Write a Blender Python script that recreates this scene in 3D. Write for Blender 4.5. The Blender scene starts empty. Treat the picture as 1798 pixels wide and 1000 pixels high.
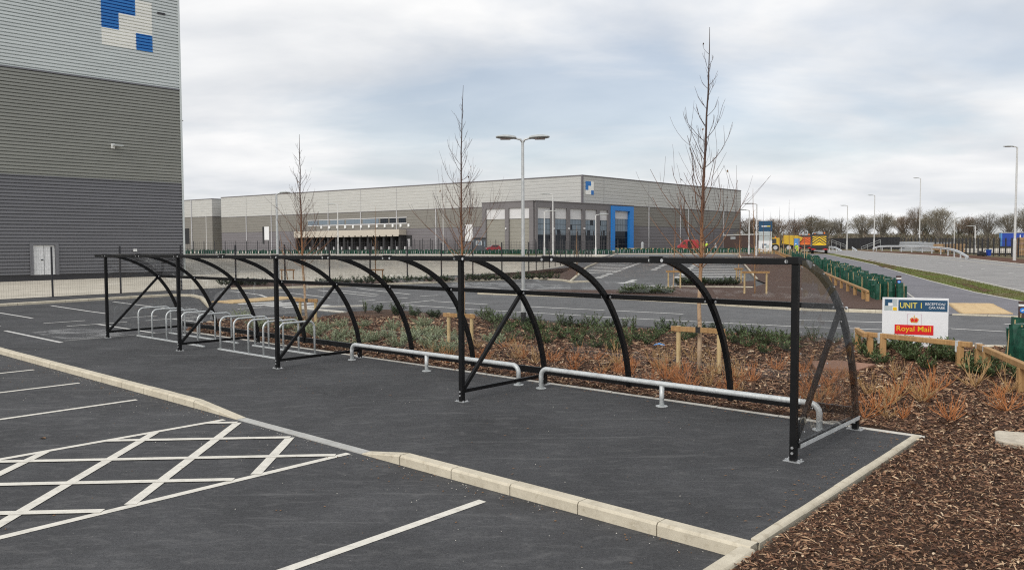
import bpy, bmesh, math, random
import numpy as np
from mathutils import Vector, Matrix, noise

random.seed(7)
rnd = random.Random(11)
scene = bpy.context.scene
COL = scene.collection

# ------------------------------------------------------------------ camera
F_PX, PITCH, ROLL, EYE = 1377.0, 0.047, -0.0045, 2.35
cam_data = bpy.data.cameras.new("camera")
cam = bpy.data.objects.new("camera", cam_data)
COL.objects.link(cam)
_fw = Vector((0, math.cos(PITCH), -math.sin(PITCH)))
_up = Vector((0, math.sin(PITCH), math.cos(PITCH)))
_rt = Vector((1, 0, 0))
RT = _rt * math.cos(ROLL) + _up * math.sin(ROLL)
UP = -_rt * math.sin(ROLL) + _up * math.cos(ROLL)
FW = _fw
m = Matrix((RT, UP, -FW)).transposed().to_4x4()
m.translation = Vector((0, 0, EYE))
cam.matrix_world = m
cam_data.sensor_fit = 'HORIZONTAL'
cam_data.sensor_width = 36.0
cam_data.lens = 36.0 * F_PX / 1798.0
cam_data.clip_start = 0.1
cam_data.clip_end = 6000
scene.camera = cam

# ------------------------------------------------------------------ view
scene.view_settings.view_transform = 'Standard'
scene.view_settings.look = 'None'
scene.view_settings.exposure = 0.30
scene.view_settings.gamma = 1.0
scene.view_settings.use_curve_mapping = False
scene.render.engine = 'CYCLES'
scene.cycles.max_bounces = 8
scene.cycles.transparent_max_bounces = 24
scene.cycles.use_denoising = False
scene.cycles.pixel_filter_type = 'BLACKMAN_HARRIS'
scene.cycles.filter_width = 1.15

# ------------------------------------------------------------------ world (clouded daylight sky)
SUN_EL, SUN_AZ = math.radians(38), math.radians(215)   # azimuth clockwise from +Y
world = bpy.data.worlds.new("World")
scene.world = world
world.use_nodes = True
nt = world.node_tree
nt.nodes.clear()
def N(t, **kw):
    n = nt.nodes.new(t)
    for k, v in kw.items():
        setattr(n, k, v)
    return n
def wl(a, b): nt.links.new(a, b)
w_out = N('ShaderNodeOutputWorld'); w_bg = N('ShaderNodeBackground')
w_bg.inputs['Strength'].default_value = 0.1
sky = N('ShaderNodeTexSky', sky_type='NISHITA', sun_disc=False)
sky.sun_elevation = SUN_EL; sky.sun_rotation = SUN_AZ
sky.air_density = 1.0; sky.dust_density = 2.0
tc = N('ShaderNodeTexCoord')
sep = N('ShaderNodeSeparateXYZ'); wl(tc.outputs['Generated'], sep.inputs[0])
zc = N('ShaderNodeMath', operation='MAXIMUM'); wl(sep.outputs['Z'], zc.inputs[0]); zc.inputs[1].default_value = 0.0
za = N('ShaderNodeMath', operation='ADD'); wl(zc.outputs[0], za.inputs[0]); za.inputs[1].default_value = 0.16
dx = N('ShaderNodeMath', operation='DIVIDE'); wl(sep.outputs['X'], dx.inputs[0]); wl(za.outputs[0], dx.inputs[1])
dy = N('ShaderNodeMath', operation='DIVIDE'); wl(sep.outputs['Y'], dy.inputs[0]); wl(za.outputs[0], dy.inputs[1])
cmb = N('ShaderNodeCombineXYZ'); wl(dx.outputs[0], cmb.inputs[0]); wl(dy.outputs[0], cmb.inputs[1])
mp = N('ShaderNodeMapping'); wl(cmb.outputs[0], mp.inputs[0])
mp.inputs['Location'].default_value = (3.1, 1.7, 0); mp.inputs['Scale'].default_value = (0.8, 1.0, 1)
n1 = N('ShaderNodeTexNoise'); wl(mp.outputs[0], n1.inputs['Vector'])
n1.inputs['Scale'].default_value = 0.75; n1.inputs['Detail'].default_value = 7; n1.inputs['Roughness'].default_value = 0.52
n1.inputs['Distortion'].default_value = 0.35
n2 = N('ShaderNodeTexNoise'); wl(mp.outputs[0], n2.inputs['Vector'])
n2.inputs['Scale'].default_value = 1.5; n2.inputs['Detail'].default_value = 8; n2.inputs['Roughness'].default_value = 0.50
n2.inputs['Distortion'].default_value = 0.2
cov = N('ShaderNodeValToRGB'); wl(n1.outputs['Fac'], cov.inputs[0])
cov.color_ramp.elements[0].position = 0.36; cov.color_ramp.elements[0].color = (0.48, 0.48, 0.48, 1)
cov.color_ramp.elements[1].position = 0.53; cov.color_ramp.elements[1].color = (1, 1, 1, 1)
shade = N('ShaderNodeValToRGB'); wl(n2.outputs['Fac'], shade.inputs[0])
e = shade.color_ramp.elements
e[0].position = 0.36; e[0].color = (0.585, 0.608, 0.64, 1)
e[1].position = 0.64; e[1].color = (0.80, 0.80, 0.80, 1)
sc10 = N('ShaderNodeMixRGB', blend_type='MULTIPLY'); sc10.inputs[0].default_value = 1
wl(shade.outputs[0], sc10.inputs[1]); sc10.inputs[2].default_value = (10, 10, 10, 1)
skyc = N('ShaderNodeMixRGB', blend_type='MULTIPLY'); skyc.inputs[0].default_value = 1
wl(sky.outputs[0], skyc.inputs[1]); skyc.inputs[2].default_value = (1.0, 1.0, 1.0, 1)
mixs = N('ShaderNodeMixRGB'); wl(cov.outputs[0], mixs.inputs[0]); wl(skyc.outputs[0], mixs.inputs[1]); wl(sc10.outputs[0], mixs.inputs[2])
wl(mixs.outputs[0], w_bg.inputs['Color']); wl(w_bg.outputs[0], w_out.inputs['Surface'])

# ------------------------------------------------------------------ sun (veiled by cloud)
sd = bpy.data.lights.new("sun", 'SUN'); sd.energy = 1.35; sd.angle = math.radians(28); sd.color = (1.0, 0.96, 0.89)
so = bpy.data.objects.new("sun", sd); COL.objects.link(so)
dirv = Vector((math.sin(SUN_AZ) * math.cos(SUN_EL), math.cos(SUN_AZ) * math.cos(SUN_EL), math.sin(SUN_EL)))
so.rotation_euler = dirv.to_track_quat('Z', 'Y').to_euler()
so.location = (-20, -30, 60)

# ------------------------------------------------------------------ survey helpers: ground shape and site grid
def T(y): return 0.012 * (min(max(y, 30.0), 170.0) - 30.0)
def ray(px, py): return FW * F_PX + RT * (px - 899.0) - UP * (py - 500.0)
def G(px, py, dz=0.0):
    d = ray(px, py); d = d / d.y
    g = lambda t: EYE + d.z * t - T(t) - dz
    lo, t = 1.0, 1.0
    hi = None
    while t < 3000:
        t *= 1.01
        if g(t) < 0: hi = t; break
        lo = t
    if hi is None: hi = lo = 2500
    for _ in range(40):
        mid = (lo + hi) / 2
        if g(mid) < 0: hi = mid
        else: lo = mid
    return Vector((d.x * hi, hi, T(hi) + dz))
def at(px, D, dz=0.0):
    d = ray(px, 440); return Vector((d.x / d.y * D, D, T(D) + dz))
def zat(px, py, D):
    d = ray(px, py); return EYE + d.z / d.y * D
TH = 0.728
SP0 = Vector((3.0768, 8.498, 0))
UD = Vector((-math.cos(TH), math.sin(TH), 0)); VD = Vector((math.sin(TH), math.cos(TH), 0))
def W(u, v, dz=0.0):
    p = SP0 + UD * u + VD * v
    return Vector((p.x, p.y, T(p.y) + dz))
def toL(p):
    q = Vector((p.x, p.y, 0)) - SP0
    return q.dot(UD), q.dot(VD)

# ------------------------------------------------------------------ materials
MATS = {}
class NM:
    def __init__(s, name):
        s.m = bpy.data.materials.new(name); s.m.use_nodes = True
        s.t = s.m.node_tree; s.t.nodes.clear()
        s.out = s.n('ShaderNodeOutputMaterial')
        MATS[name] = s.m
    def n(s, t, **kw):
        n = s.t.nodes.new(t)
        for k, v in kw.items(): setattr(n, k, v)
        return n
    def l(s, a, b): s.t.links.new(a, b)
    def coord(s, kind='Object', scale=None):
        c = s.n('ShaderNodeTexCoord').outputs[kind] if kind != 'World' else s.n('ShaderNodeNewGeometry').outputs['Position']
        if scale:
            mpn = s.n('ShaderNodeMapping'); s.l(c, mpn.inputs[0]); mpn.inputs['Scale'].default_value = scale; c = mpn.outputs[0]
        return c
    def noise(s, vec, scale, detail=4, rough=.55, dist=0):
        n = s.n('ShaderNodeTexNoise'); s.l(vec, n.inputs['Vector'])
        n.inputs['Scale'].default_value = scale; n.inputs['Detail'].default_value = detail
        n.inputs['Roughness'].default_value = rough; n.inputs['Distortion'].default_value = dist
        return n.outputs['Fac']
    def ramp(s, fac, stops):
        r = s.n('ShaderNodeValToRGB'); s.l(fac, r.inputs[0])
        e = r.color_ramp.elements
        while len(e) < len(stops): e.new(0.5)
        for i, (p, c) in enumerate(stops):
            e[i].position = p; e[i].color = (*c, 1) if len(c) == 3 else c
        return r.outputs[0]
    def mix(s, fac, a, b, mode='MIX'):
        x = s.n('ShaderNodeMixRGB', blend_type=mode)
        for i, v in ((0, fac), (1, a), (2, b)):
            if isinstance(v, (int, float)): x.inputs[i].default_value = v
            elif isinstance(v, tuple): x.inputs[i].default_value = (*v, 1)
            else: s.l(v, x.inputs[i])
        return x.outputs[0]
    def bsdf(s, color, rough=.6, metal=0., spec=.5, bump=None, bstr=.3, bdist=.01, alpha=None):
        b = s.n('ShaderNodeBsdfPrincipled')
        if isinstance(color, tuple): b.inputs['Base Color'].default_value = (*color, 1)
        else: s.l(color, b.inputs['Base Color'])
        if isinstance(rough, (int, float)): b.inputs['Roughness'].default_value = rough
        else: s.l(rough, b.inputs['Roughness'])
        b.inputs['Metallic'].default_value = metal
        b.inputs['Specular IOR Level'].default_value = spec
        if bump is not None:
            bn = s.n('ShaderNodeBump'); bn.inputs['Strength'].default_value = bstr; bn.inputs['Distance'].default_value = bdist
            s.l(bump, bn.inputs['Height']); s.l(bn.outputs[0], b.inputs['Normal'])
        s.l(b.outputs[0], s.out.inputs['Surface'])
        return b

def mat_asphalt(name, dark, light, speck=.5, patch=(.75, 1.35), fine=260):
    k = NM(name); c = k.coord('World')
    f = k.noise(c, fine, 3, .7)
    col = k.ramp(f, [(.30, dark), (.62, light)])
    mid = k.noise(c, 46, 4, .75)
    col = k.mix(1.0, col, k.ramp(mid, [(.33, (.72,) * 3), (.5, (1, 1, 1)), (.68, (1.38,) * 3)]), 'MULTIPLY')
    big = k.noise(c, .55, 6, .62, .4)
    mul = k.ramp(big, [(.3, (patch[0],) * 3), (.70, (patch[1],) * 3)])
    col = k.mix(1.0, col, mul, 'MULTIPLY')
    scuff = k.noise(k.coord('World', (1.3, 3.2, 1)), 2.2, 8, .72, .8)
    sm = k.ramp(scuff, [(.50, (0, 0, 0)), (.76, (.55, .55, .55))])
    col = k.mix(sm, col, (light[0] * 2.1, light[1] * 2.05, light[2] * 1.95))
    damp = k.ramp(k.noise(c, 1.35, 5, .6, 1.2), [(.60, (0, 0, 0)), (.70, (.45, .45, .45))])
    col = k.mix(damp, col, tuple(x * .55 for x in light))
    tyre = k.ramp(k.noise(k.coord('World', (.35, 4.5, 1)), 1.0, 5, .65, .9), [(.60, (0, 0, 0)), (.68, (.42, .42, .42)), (.74, (0, 0, 0))])
    col = k.mix(tyre, col, (light[0] * 1.9, light[1] * 1.88, light[2] * 1.8))
    v = k.n('ShaderNodeTexVoronoi'); k.l(c, v.inputs['Vector']); v.inputs['Scale'].default_value = 26
    sp = k.ramp(v.outputs['Distance'], [(.10, (speck,) * 3), (.17, (0, 0, 0))])
    pick = k.noise(c, 30, 1); pk = k.ramp(pick, [(.64, (0, 0, 0)), (.68, (1, 1, 1))])
    fac = k.mix(1.0, sp, pk, 'MULTIPLY')
    col = k.mix(fac, col, (.42, .40, .37))
    k.bsdf(col, .82, 0, .35, bump=f, bstr=.55, bdist=.006)
    return k.m
mat_asphalt('asphalt_new', (.014, .0143, .0155), (.082, .0825, .086), fine=150)
mat_asphalt('asphalt_pad', (.019, .0192, .0203), (.070, .0705, .0735), fine=170)
mat_asphalt('asphalt_road', (.075, .075, .077), (.140, .139, .141), .2, (.8, 1.25))
mat_asphalt('asphalt_main', (.20, .195, .19), (.29, .28, .27), .1, (.85, 1.15))
mat_asphalt('asphalt_path', (.12, .115, .13), (.185, .18, .195), .1, (.85, 1.2))

def mat_simple(name, color, rough=.5, metal=0., spec=.5, var=.12, scale=6, bstr=0.0, fine=60):
    k = NM(name); c = k.coord('Object')
    f = k.noise(c, scale, 5, .6)
    a = tuple(x * (1 - var) for x in color); b = tuple(min(1, x * (1 + var)) for x in color)
    col = k.ramp(f, [(.3, a), (.7, b)])
    g = k.noise(c, fine, 4)
    if bstr: k.bsdf(col, rough, metal, spec, bump=g, bstr=bstr, bdist=.004)
    else: k.bsdf(col, rough, metal, spec)
    return k.m

def mat_paint(name, color):
    k = NM(name); c = k.coord('World')
    w1 = k.noise(c, 9, 8, .7)
    col = k.ramp(w1, [(.25, tuple(x * .55 for x in color)), (.42, tuple(x * .86 for x in color)), (.62, color)])
    fine = k.noise(c, 230, 2, .7)
    chips = k.ramp(k.mix(.35, fine, k.noise(c, 26, 5, .75)), [(.33, (.9, .9, .9)), (.43, (0, 0, 0))])
    col = k.mix(chips, col, tuple(x * .35 for x in color))
    k.bsdf(col, .75, 0, .35, bump=fine, bstr=.4, bdist=.004)
mat_paint('road_paint', (.80, .765, .68))
mat_paint('road_paint_far', (.66, .65, .62))

def mat_concrete(name, light, dark, stain=(.30, .25, .17), sc=1.0):
    k = NM(name); c = k.coord('World')
    f = k.noise(c, 3.5 * sc, 8, .65, .3)
    col = k.ramp(f, [(.28, dark), (.62, light)])
    st = k.ramp(k.noise(c, 11 * sc, 6, .7, .5), [(.53, (0, 0, 0)), (.76, (.65, .65, .65))])
    col = k.mix(st, col, stain)
    fine = k.noise(c, 170, 3, .7)
    col = k.mix(.22, col, k.ramp(fine, [(.35, (.15, .13, .1)), (.6, (.85, .82, .74))]), 'SOFT_LIGHT')
    k.bsdf(col, .85, 0, .3, bump=fine, bstr=.4, bdist=.004)
mat_concrete('kerb_concrete', (.66, .60, .48), (.50, .45, .355))
mat_concrete('kerb_pale', (.62, .60, .55), (.46, .44, .40))
mat_concrete('kerb_grey', (.50, .50, .48), (.36, .36, .35))
mat_concrete('yard_concrete', (.60, .555, .475), (.47, .435, .365), (.30, .27, .22), .12)
mat_concrete('buff_paving', (.68, .50, .28), (.56, .40, .22), (.45, .33, .2))
mat_concrete('slab_concrete', (.62, .56, .46), (.36, .32, .26), (.25, .2, .14), 2.5)

# galvanised steel
k = NM('galvanised'); c = k.coord('Object')
v = k.n('ShaderNodeTexVoronoi'); k.l(c, v.inputs['Vector']); v.inputs['Scale'].default_value = 38
col = k.ramp(v.outputs['Color'], [(.1, (.58, .61, .61)), (.9, (.74, .76, .76))])
st = k.noise(c, 5, 6, .65)
col = k.mix(k.ramp(st, [(.5, (0, 0, 0)), (.75, (.5, .5, .5))]), col, (.36, .37, .37))
k.bsdf(col, .5, .35, .5)
# black powder-coated steel
k = NM('black_steel'); c = k.coord('Object')
f = k.noise(c, 7, 5, .6)
col = k.ramp(f, [(.35, (.005, .005, .0055)), (.75, (.010, .010, .011))])
k.bsdf(col, k.ramp(k.noise(c, 16, 4), [(.3, (.36,) * 3), (.7, (.52,) * 3)]), 0, .28)
mat_simple('bolt_steel', (.70, .71, .72), .3, .7)
mat_simple('base_plate', (.50, .51, .51), .45, .6)
# clear sheet
def mat_clear(name, tint, wob, base, sm):
    k = NM(name); c = k.coord('Object')
    tr = k.n('ShaderNodeBsdfTransparent'); tr.inputs[0].default_value = (*tint, 1)
    gl = k.n('ShaderNodeBsdfGlossy'); gl.inputs['Roughness'].default_value = .04
    bn = k.n('ShaderNodeBump'); bn.inputs['Strength'].default_value = wob; bn.inputs['Distance'].default_value = .05
    k.l(k.noise(c, 1.6, 2, .4, .6), bn.inputs['Height']); k.l(bn.outputs[0], gl.inputs['Normal'])
    lw_ = k.n('ShaderNodeLayerWeight'); k.l(bn.outputs[0], lw_.inputs['Normal'])
    p5 = k.n('ShaderNodeMath', operation='POWER'); k.l(lw_.outputs['Facing'], p5.inputs[0]); p5.inputs[1].default_value = 5.0
    fr = k.n('ShaderNodeMath', operation='MULTIPLY_ADD'); k.l(p5.outputs[0], fr.inputs[0]); fr.inputs[1].default_value = .75; fr.inputs[2].default_value = base
    smear = k.ramp(k.noise(k.coord('Object', (1, 1, 2.5)), 2.4, 6, .7, .7), [(.5, (0, 0, 0)), (.85, (sm, sm, sm))])
    df = k.n('ShaderNodeBsdfDiffuse'); df.inputs[0].default_value = (.75, .75, .72, 1)
    m1 = k.n('ShaderNodeMixShader'); k.l(smear, m1.inputs[0]); k.l(tr.outputs[0], m1.inputs[1]); k.l(df.outputs[0], m1.inputs[2])
    m2 = k.n('ShaderNodeMixShader'); k.l(fr.outputs[0], m2.inputs[0]); k.l(m1.outputs[0], m2.inputs[1]); k.l(gl.outputs[0], m2.inputs[2])
    k.l(m2.outputs[0], k.out.inputs['Surface'])
mat_clear('clear_sheet', (.985, .987, .985), .35, .032, .055)
mat_clear('clear_end_sheet', (.955, .957, .957), .9, .06, .06)
# timber
def mat_timber(name, a, b):
    k = NM(name); c = k.coord('Object', (1, 1, 1))
    f = k.noise(k.coord('Object', (26, 26, 2.2)), 1.0, 6, .65, .6)
    col = k.ramp(f, [(.28, a), (.7, b)])
    d = k.ramp(k.noise(c, 3.2, 6, .65), [(.45, (0, 0, 0)), (.8, (.5, .5, .5))])
    col = k.mix(d, col, tuple(x * .5 for x in a))
    k.bsdf(col, .75, 0, .3, bump=f, bstr=.3, bdist=.004)
mat_timber('timber', (.34, .185, .075), (.54, .34, .155))
mat_timber('timber_pale', (.50, .36, .17), (.70, .54, .30))
mat_timber('timber_old', (.22, .12, .06), (.36, .22, .12))
mat_timber('timber_red', (.26, .13, .08), (.38, .21, .14))
# soil and mulch
k = NM('mulch_soil'); c = k.coord('World')
f = k.noise(c, 55, 6, .75, .5)
col = k.ramp(f, [(.32, (.028, .016, .011)), (.52, (.10, .060, .040)), (.72, (.24, .155, .105))])
big = k.ramp(k.noise(c, .7, 5, .6), [(.3, (.75,) * 3), (.7, (1.25,) * 3)])
col = k.mix(1.0, col, big, 'MULTIPLY')
k.bsdf(col, .9, 0, .2, bump=f, bstr=.9, bdist=.03)
k = NM('mulch_far'); c = k.coord('World')
f = k.noise(c, 16, 8, .8, .5)
col = k.ramp(f, [(.32, (.055, .033, .026)), (.52, (.115, .072, .056)), (.75, (.20, .14, .11))])
k.bsdf(col, .9, 0, .2, bump=f, bstr=.8, bdist=.05)
k = NM('bark_chips'); at_ = k.n('ShaderNodeAttribute', attribute_name='shade')
col = k.ramp(at_.outputs['Fac'], [(0, (.022, .012, .008)), (.24, (.085, .041, .025)), (.46, (.205, .105, .062)), (.66, (.38, .22, .13)), (.84, (.60, .42, .26)), (1, (.76, .62, .45))])
k.bsdf(col, .8, 0, .25)
def mat_grass(name, a, b, c2):
    k = NM(name); c = k.coord('World')
    f = k.noise(c, 5, 9, .75, .4)
    col = k.ramp(f, [(.28, a), (.55, b), (.78, c2)])
    p = k.ramp(k.noise(c, .35, 5, .6), [(.42, (0, 0, 0)), (.66, (.8, .8, .8))])
    col = k.mix(p, col, (.16, .11, .07))
    k.bsdf(col, .9, 0, .2, bump=f, bstr=.8, bdist=.06)
mat_grass('verge_grass', (.085, .11, .025), (.15, .185, .05), (.22, .23, .08))
mat_grass('field_grass', (.10, .085, .045), (.16, .14, .07), (.24, .20, .11))
mat_simple('soil', (.115, .062, .042), .95, 0, .1, .35, 2.0, .8, 20)
# cladding
def mat_clad(name, col, rough=.42, metal=.25):
    k = NM(name); c = k.coord('World')
    f = k.noise(k.coord('World', (.25, .25, 2.0)), 1.2, 6, .6)
    cc = k.ramp(f, [(.3, tuple(x * .92 for x in col)), (.7, tuple(min(1, x * 1.07) for x in col))])
    k.bsdf(cc, rough, metal, .5)
mat_clad('clad_silver', (.60, .64, .635))
mat_clad('clad_olive', (.27, .275, .25))
mat_clad('clad_slate', (.175, .177, .193))
mat_clad('clad_logo_white', (.88, .88, .83), .5, 0)
mat_clad('clad_logo_blue', (.012, .17, .52), .45, 0)
mat_clad('far_light', (.485, .485, .465), .6, 0)
mat_clad('far_light_cool', (.47, .485, .50), .6, 0)
mat_clad('far_mid', (.205, .195, .175), .6, 0)
mat_clad('far_dark', (.165, .155, .165), .6, 0)
mat_clad('office_frame', (.165, .155, .16), .6, 0)
mat_clad('office_olive', (.27, .26, .225), .6, 0)
mat_clad('panel_white', (.60, .60, .61), .5, 0)
mat_clad('portal_blue', (.015, .20, .60), .45, 0)
mat_simple('joint_grey', (.36, .36, .36), .6)
mat_simple('downpipe_grey', (.50, .50, .52), .5)
mat_simple('roller_white', (.72, .73, .74), .55)
mat_simple('canopy_buff', (.50, .455, .39), .7)
mat_simple('dock_black', (.025, .025, .027), .7)
mat_simple('dark_void', (.015, .016, .018), .6)
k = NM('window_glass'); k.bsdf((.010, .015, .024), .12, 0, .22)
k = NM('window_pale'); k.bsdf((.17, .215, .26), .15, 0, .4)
k = NM('car_glass'); k.bsdf((.02, .022, .025), .05, 0, .8)
mat_simple('mullion', (.045, .05, .055), .5)
mat_simple('white_paint', (.80, .81, .80), .45, var=.04)
mat_simple('sign_white', (.83, .84, .86), .4, var=.03)
mat_simple('sign_navy', (.016, .075, .155), .4, var=.05)
mat_simple('sign_grey', (.48, .54, .55), .4, var=.03)
mat_simple('sign_yellow', (.85, .55, .02), .4, var=.03)
mat_simple('sign_lemon', (.90, .74, .12), .4, var=.03)
mat_simple('sign_red', (.72, .015, .02), .4, var=.05)
mat_simple('sign_gold', (.75, .45, .08), .4, var=.05)
mat_simple('sign_mauve', (.50, .27, .36), .4, var=.05)
mat_simple('sign_blue', (.03, .24, .75), .35, var=.05)
mat_simple('lamp_pole', (.56, .58, .58), .45, .35)
mat_simple('lamp_pole_far', (.62, .62, .61), .5, .1)
mat_simple('lamp_head', (.46, .48, .47), .45, .3)
mat_simple('lamp_lens', (.30, .22, .20), .2)
mat_simple('bollard_brown', (.065, .035, .030), .55)
mat_simple('black_rubber', (.02, .02, .02), .8)
mat_simple('red_paint', (.40, .04, .045), .4)
mat_simple('dark_red_paint', (.30, .025, .035), .3)
mat_simple('yellow_paint', (.62, .40, .03), .45)
mat_simple('orange_stripe', (.85, .20, .03), .4)
mat_simple('blue_tarp', (.015, .06, .38), .5)
mat_simple('blue_light', (.08, .28, .62), .5)
mat_simple('dark_body', (.03, .03, .035), .5)
mat_simple('hi_vis', (.60, .85, .05), .6)
mat_simple('skin_tone', (.55, .33, .24), .6)
mat_simple('dark_cloth', (.03, .035, .05), .85)
mat_simple('cabin_grey', (.075, .085, .10), .5)
mat_simple('crate_wood', (.42, .27, .14), .8, scale=3)
mat_simple('pale_plastic', (.40, .42, .44), .6)
mat_simple('barrier_steel', (.66, .68, .69), .45, .3)
k = NM('enclosure_brown'); k.bsdf((.085, .055, .05), .8)
# green spiral guards
k = NM('guard_green'); c = k.coord('World')
col = k.ramp(k.noise(c, 9, 4, .6), [(.3, (.006, .040, .027)), (.7, (.018, .105, .066))])
b = k.bsdf(col, .4, 0, .4)
# plants
def mat_leaf(name, a, b, cc):
    k = NM(name); c = k.coord('World')
    oi = k.n('ShaderNodeObjectInfo')
    f = k.noise(c, 14, 3, .6)
    col = k.ramp(f, [(.3, a), (.55, b), (.75, cc)])
    col = k.mix(k.ramp(oi.outputs['Random'], [(0, (.0,) * 3), (1, (.45,) * 3)]), col, tuple(x * .7 for x in b))
    k.bsdf(col, .6, 0, .3)
mat_leaf('leaf_green', (.055, .085, .033), (.115, .165, .065), (.19, .245, .11))
mat_leaf('leaf_grey', (.24, .29, .17), (.37, .42, .27), (.52, .56, .40))
mat_leaf('leaf_dark', (.03, .05, .024), (.065, .10, .045), (.12, .16, .075))
mat_leaf('twig_orange', (.36, .13, .05), (.56, .23, .085), (.68, .37, .17))
mat_leaf('twig_tan', (.34, .19, .08), (.50, .32, .15), (.55, .40, .22))
k = NM('birch_bark'); c = k.coord('Object'); s_ = k.n('ShaderNodeSeparateXYZ'); k.l(c, s_.inputs[0])
hz = k.n('ShaderNodeMath', operation='DIVIDE'); k.l(s_.outputs['Z'], hz.inputs[0]); hz.inputs[1].default_value = 6.5
col = k.ramp(hz.outputs[0], [(.0, (.55, .42, .29)), (.24, (.50, .33, .20)), (.34, (.34, .17, .08)), (.48, (.19, .095, .055)), (.66, (.09, .055, .045)), (1, (.065, .05, .048))])
bands = k.ramp(k.noise(k.coord('Object', (14, 14, 34)), 1.0, 4, .7), [(.30, (.35, .3, .28)), (.45, (1, 1, 1))])
col = k.mix(1.0, col, bands, 'MULTIPLY')
k.bsdf(col, .65, 0, .35)
mat_simple('twig_dark', (.085, .052, .045), .8)
mat_simple('wood_bark', (.21, .19, .165), .9)
mat_leaf('wood_twigs', (.15, .135, .10), (.22, .195, .145), (.30, .265, .205))
mat_leaf('wood_twigs_red', (.16, .115, .08), (.235, .17, .12), (.31, .235, .175))
mat_leaf('wood_twigs_green', (.10, .10, .065), (.15, .15, .10), (.21, .20, .14))
mat_simple('dead_leaf', (.20, .115, .06), .8)
mat_simple('hill_wood', (.15, .14, .125), .95, 0, .1, .25, .03)
M = MATS

# ------------------------------------------------------------------ mesh helpers
class MB:
    def __init__(s): s.v, s.f, s.mi = [], [], []
    def add(s, vs, fs, mi=0):
        o = len(s.v); s.v.extend([tuple(p) for p in vs])
        for f in fs: s.f.append(tuple(i + o for i in f)); s.mi.append(mi)
    def box(s, c, size, R=None, mi=0):
        c = Vector(c); h = Vector(size) / 2
        vs = [Vector((x * h.x, y * h.y, z * h.z)) for z in (-1, 1) for y in (-1, 1) for x in (-1, 1)]
        if R is not None: vs = [R @ q for q in vs]
        s.add([c + q for q in vs], [(0, 2, 3, 1), (4, 5, 7, 6), (0, 1, 5, 4), (2, 6, 7, 3), (0, 4, 6, 2), (1, 3, 7, 5)], mi)
        return s
    def bar(s, p, q, w, h, mi=0, up=(0, 0, 1)):
        p, q = Vector(p), Vector(q); d = q - p; L = d.length; d.normalize()
        u = Vector(up)
        if abs(d.dot(u)) > .98: u = Vector((0, 1, 0))
        x = d.cross(u).normalized(); z = x.cross(d)
        R = Matrix((x, d, z)).transposed()
        return s.box((p + q) / 2, (w, L, h), R, mi)
    def tube(s, pts, r, n=8, cap=True, mi=0):
        pts = [Vector(p) for p in pts]
        rs = r if isinstance(r, (list, tuple)) else [r] * len(pts)
        t = (pts[1] - pts[0]).normalized()
        a = t.orthogonal().normalized(); vs = []
        for i, p in enumerate(pts):
            if 0 < i < len(pts) - 1: t2 = ((pts[i + 1] - p).normalized() + (p - pts[i - 1]).normalized())
            elif i == 0: t2 = pts[1] - p
            else: t2 = p - pts[i - 1]
            if t2.length < 1e-9: t2 = t
            t2 = t2.normalized()
            a = (a - t2 * a.dot(t2))
            a = a.normalized() if a.length > 1e-6 else t2.orthogonal().normalized()
            b = t2.cross(a); t = t2
            for j in range(n):
                an = 2 * math.pi * j / n
                vs.append(p + (a * math.cos(an) + b * math.sin(an)) * rs[i])
        fs = []
        for i in range(len(pts) - 1):
            for j in range(n):
                fs.append((i * n + j, i * n + (j + 1) % n, (i + 1) * n + (j + 1) % n, (i + 1) * n + j))
        if cap:
            fs.append(tuple(range(n - 1, -1, -1))); fs.append(tuple(range((len(pts) - 1) * n, len(pts) * n)))
        s.add(vs, fs, mi); return s
    def prism(s, poly, z0, z1, mi=0):
        n = len(poly); a = sum(poly[i][0] * poly[(i + 1) % n][1] - poly[(i + 1) % n][0] * poly[i][1] for i in range(n))
        if a < 0: poly = poly[::-1]
        vs = [(p[0], p[1], z0) for p in poly] + [(p[0], p[1], z1) for p in poly]
        fs = [tuple(range(n - 1, -1, -1)), tuple(range(n, 2 * n))] + [(i, (i + 1) % n, n + (i + 1) % n, n + i) for i in range(n)]
        s.add(vs, fs, mi); return s
    def extrude(s, prof, axis_o, ax, ay, ad, L, mi=0):
        """profile (a,b) in the plane of ax, ay at axis_o, pushed L along ad"""
        ax, ay, ad, o = Vector(ax), Vector(ay), Vector(ad), Vector(axis_o); n = len(prof)
        v0 = [o + ax * a + ay * b for a, b in prof]; v1 = [q + ad * L for q in v0]
        s.add(v0 + v1, [tuple(range(n - 1, -1, -1)), tuple(range(n, 2 * n))] + [(i, (i + 1) % n, n + (i + 1) % n, n + i) for i in range(n)], mi)
        return s
    def mesh(s, name, mats, smooth=False):
        me = bpy.data.meshes.new(name); me.from_pydata(s.v, [], s.f)
        mats = mats if isinstance(mats, (list, tuple)) else [mats]
        for q in mats: me.materials.append(M[q])
        if len(mats) > 1: me.polygons.foreach_set('material_index', s.mi)
        bm = bmesh.new(); bm.from_mesh(me); bmesh.ops.recalc_face_normals(bm, faces=bm.faces); bm.to_mesh(me); bm.free()
        if smooth: me.polygons.foreach_set('use_smooth', [True] * len(me.polygons))
        me.update(); return me
    def build(s, name, mats, parent=None, smooth=False, bevel=0):
        o = bpy.data.objects.new(name, s.mesh(name, mats, smooth)); COL.objects.link(o)
        if parent is not None: o.parent = parent
        if bevel:
            b = o.modifiers.new('bevel', 'BEVEL'); b.width = bevel; b.segments = 2; b.limit_method = 'ANGLE'
        return o
def tag(o, label=None, cat=None, group=None, kind=None):
    if label: o['label'] = label
    if cat: o['category'] = cat
    if group: o['group'] = group
    if kind: o['kind'] = kind
    return o
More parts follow.
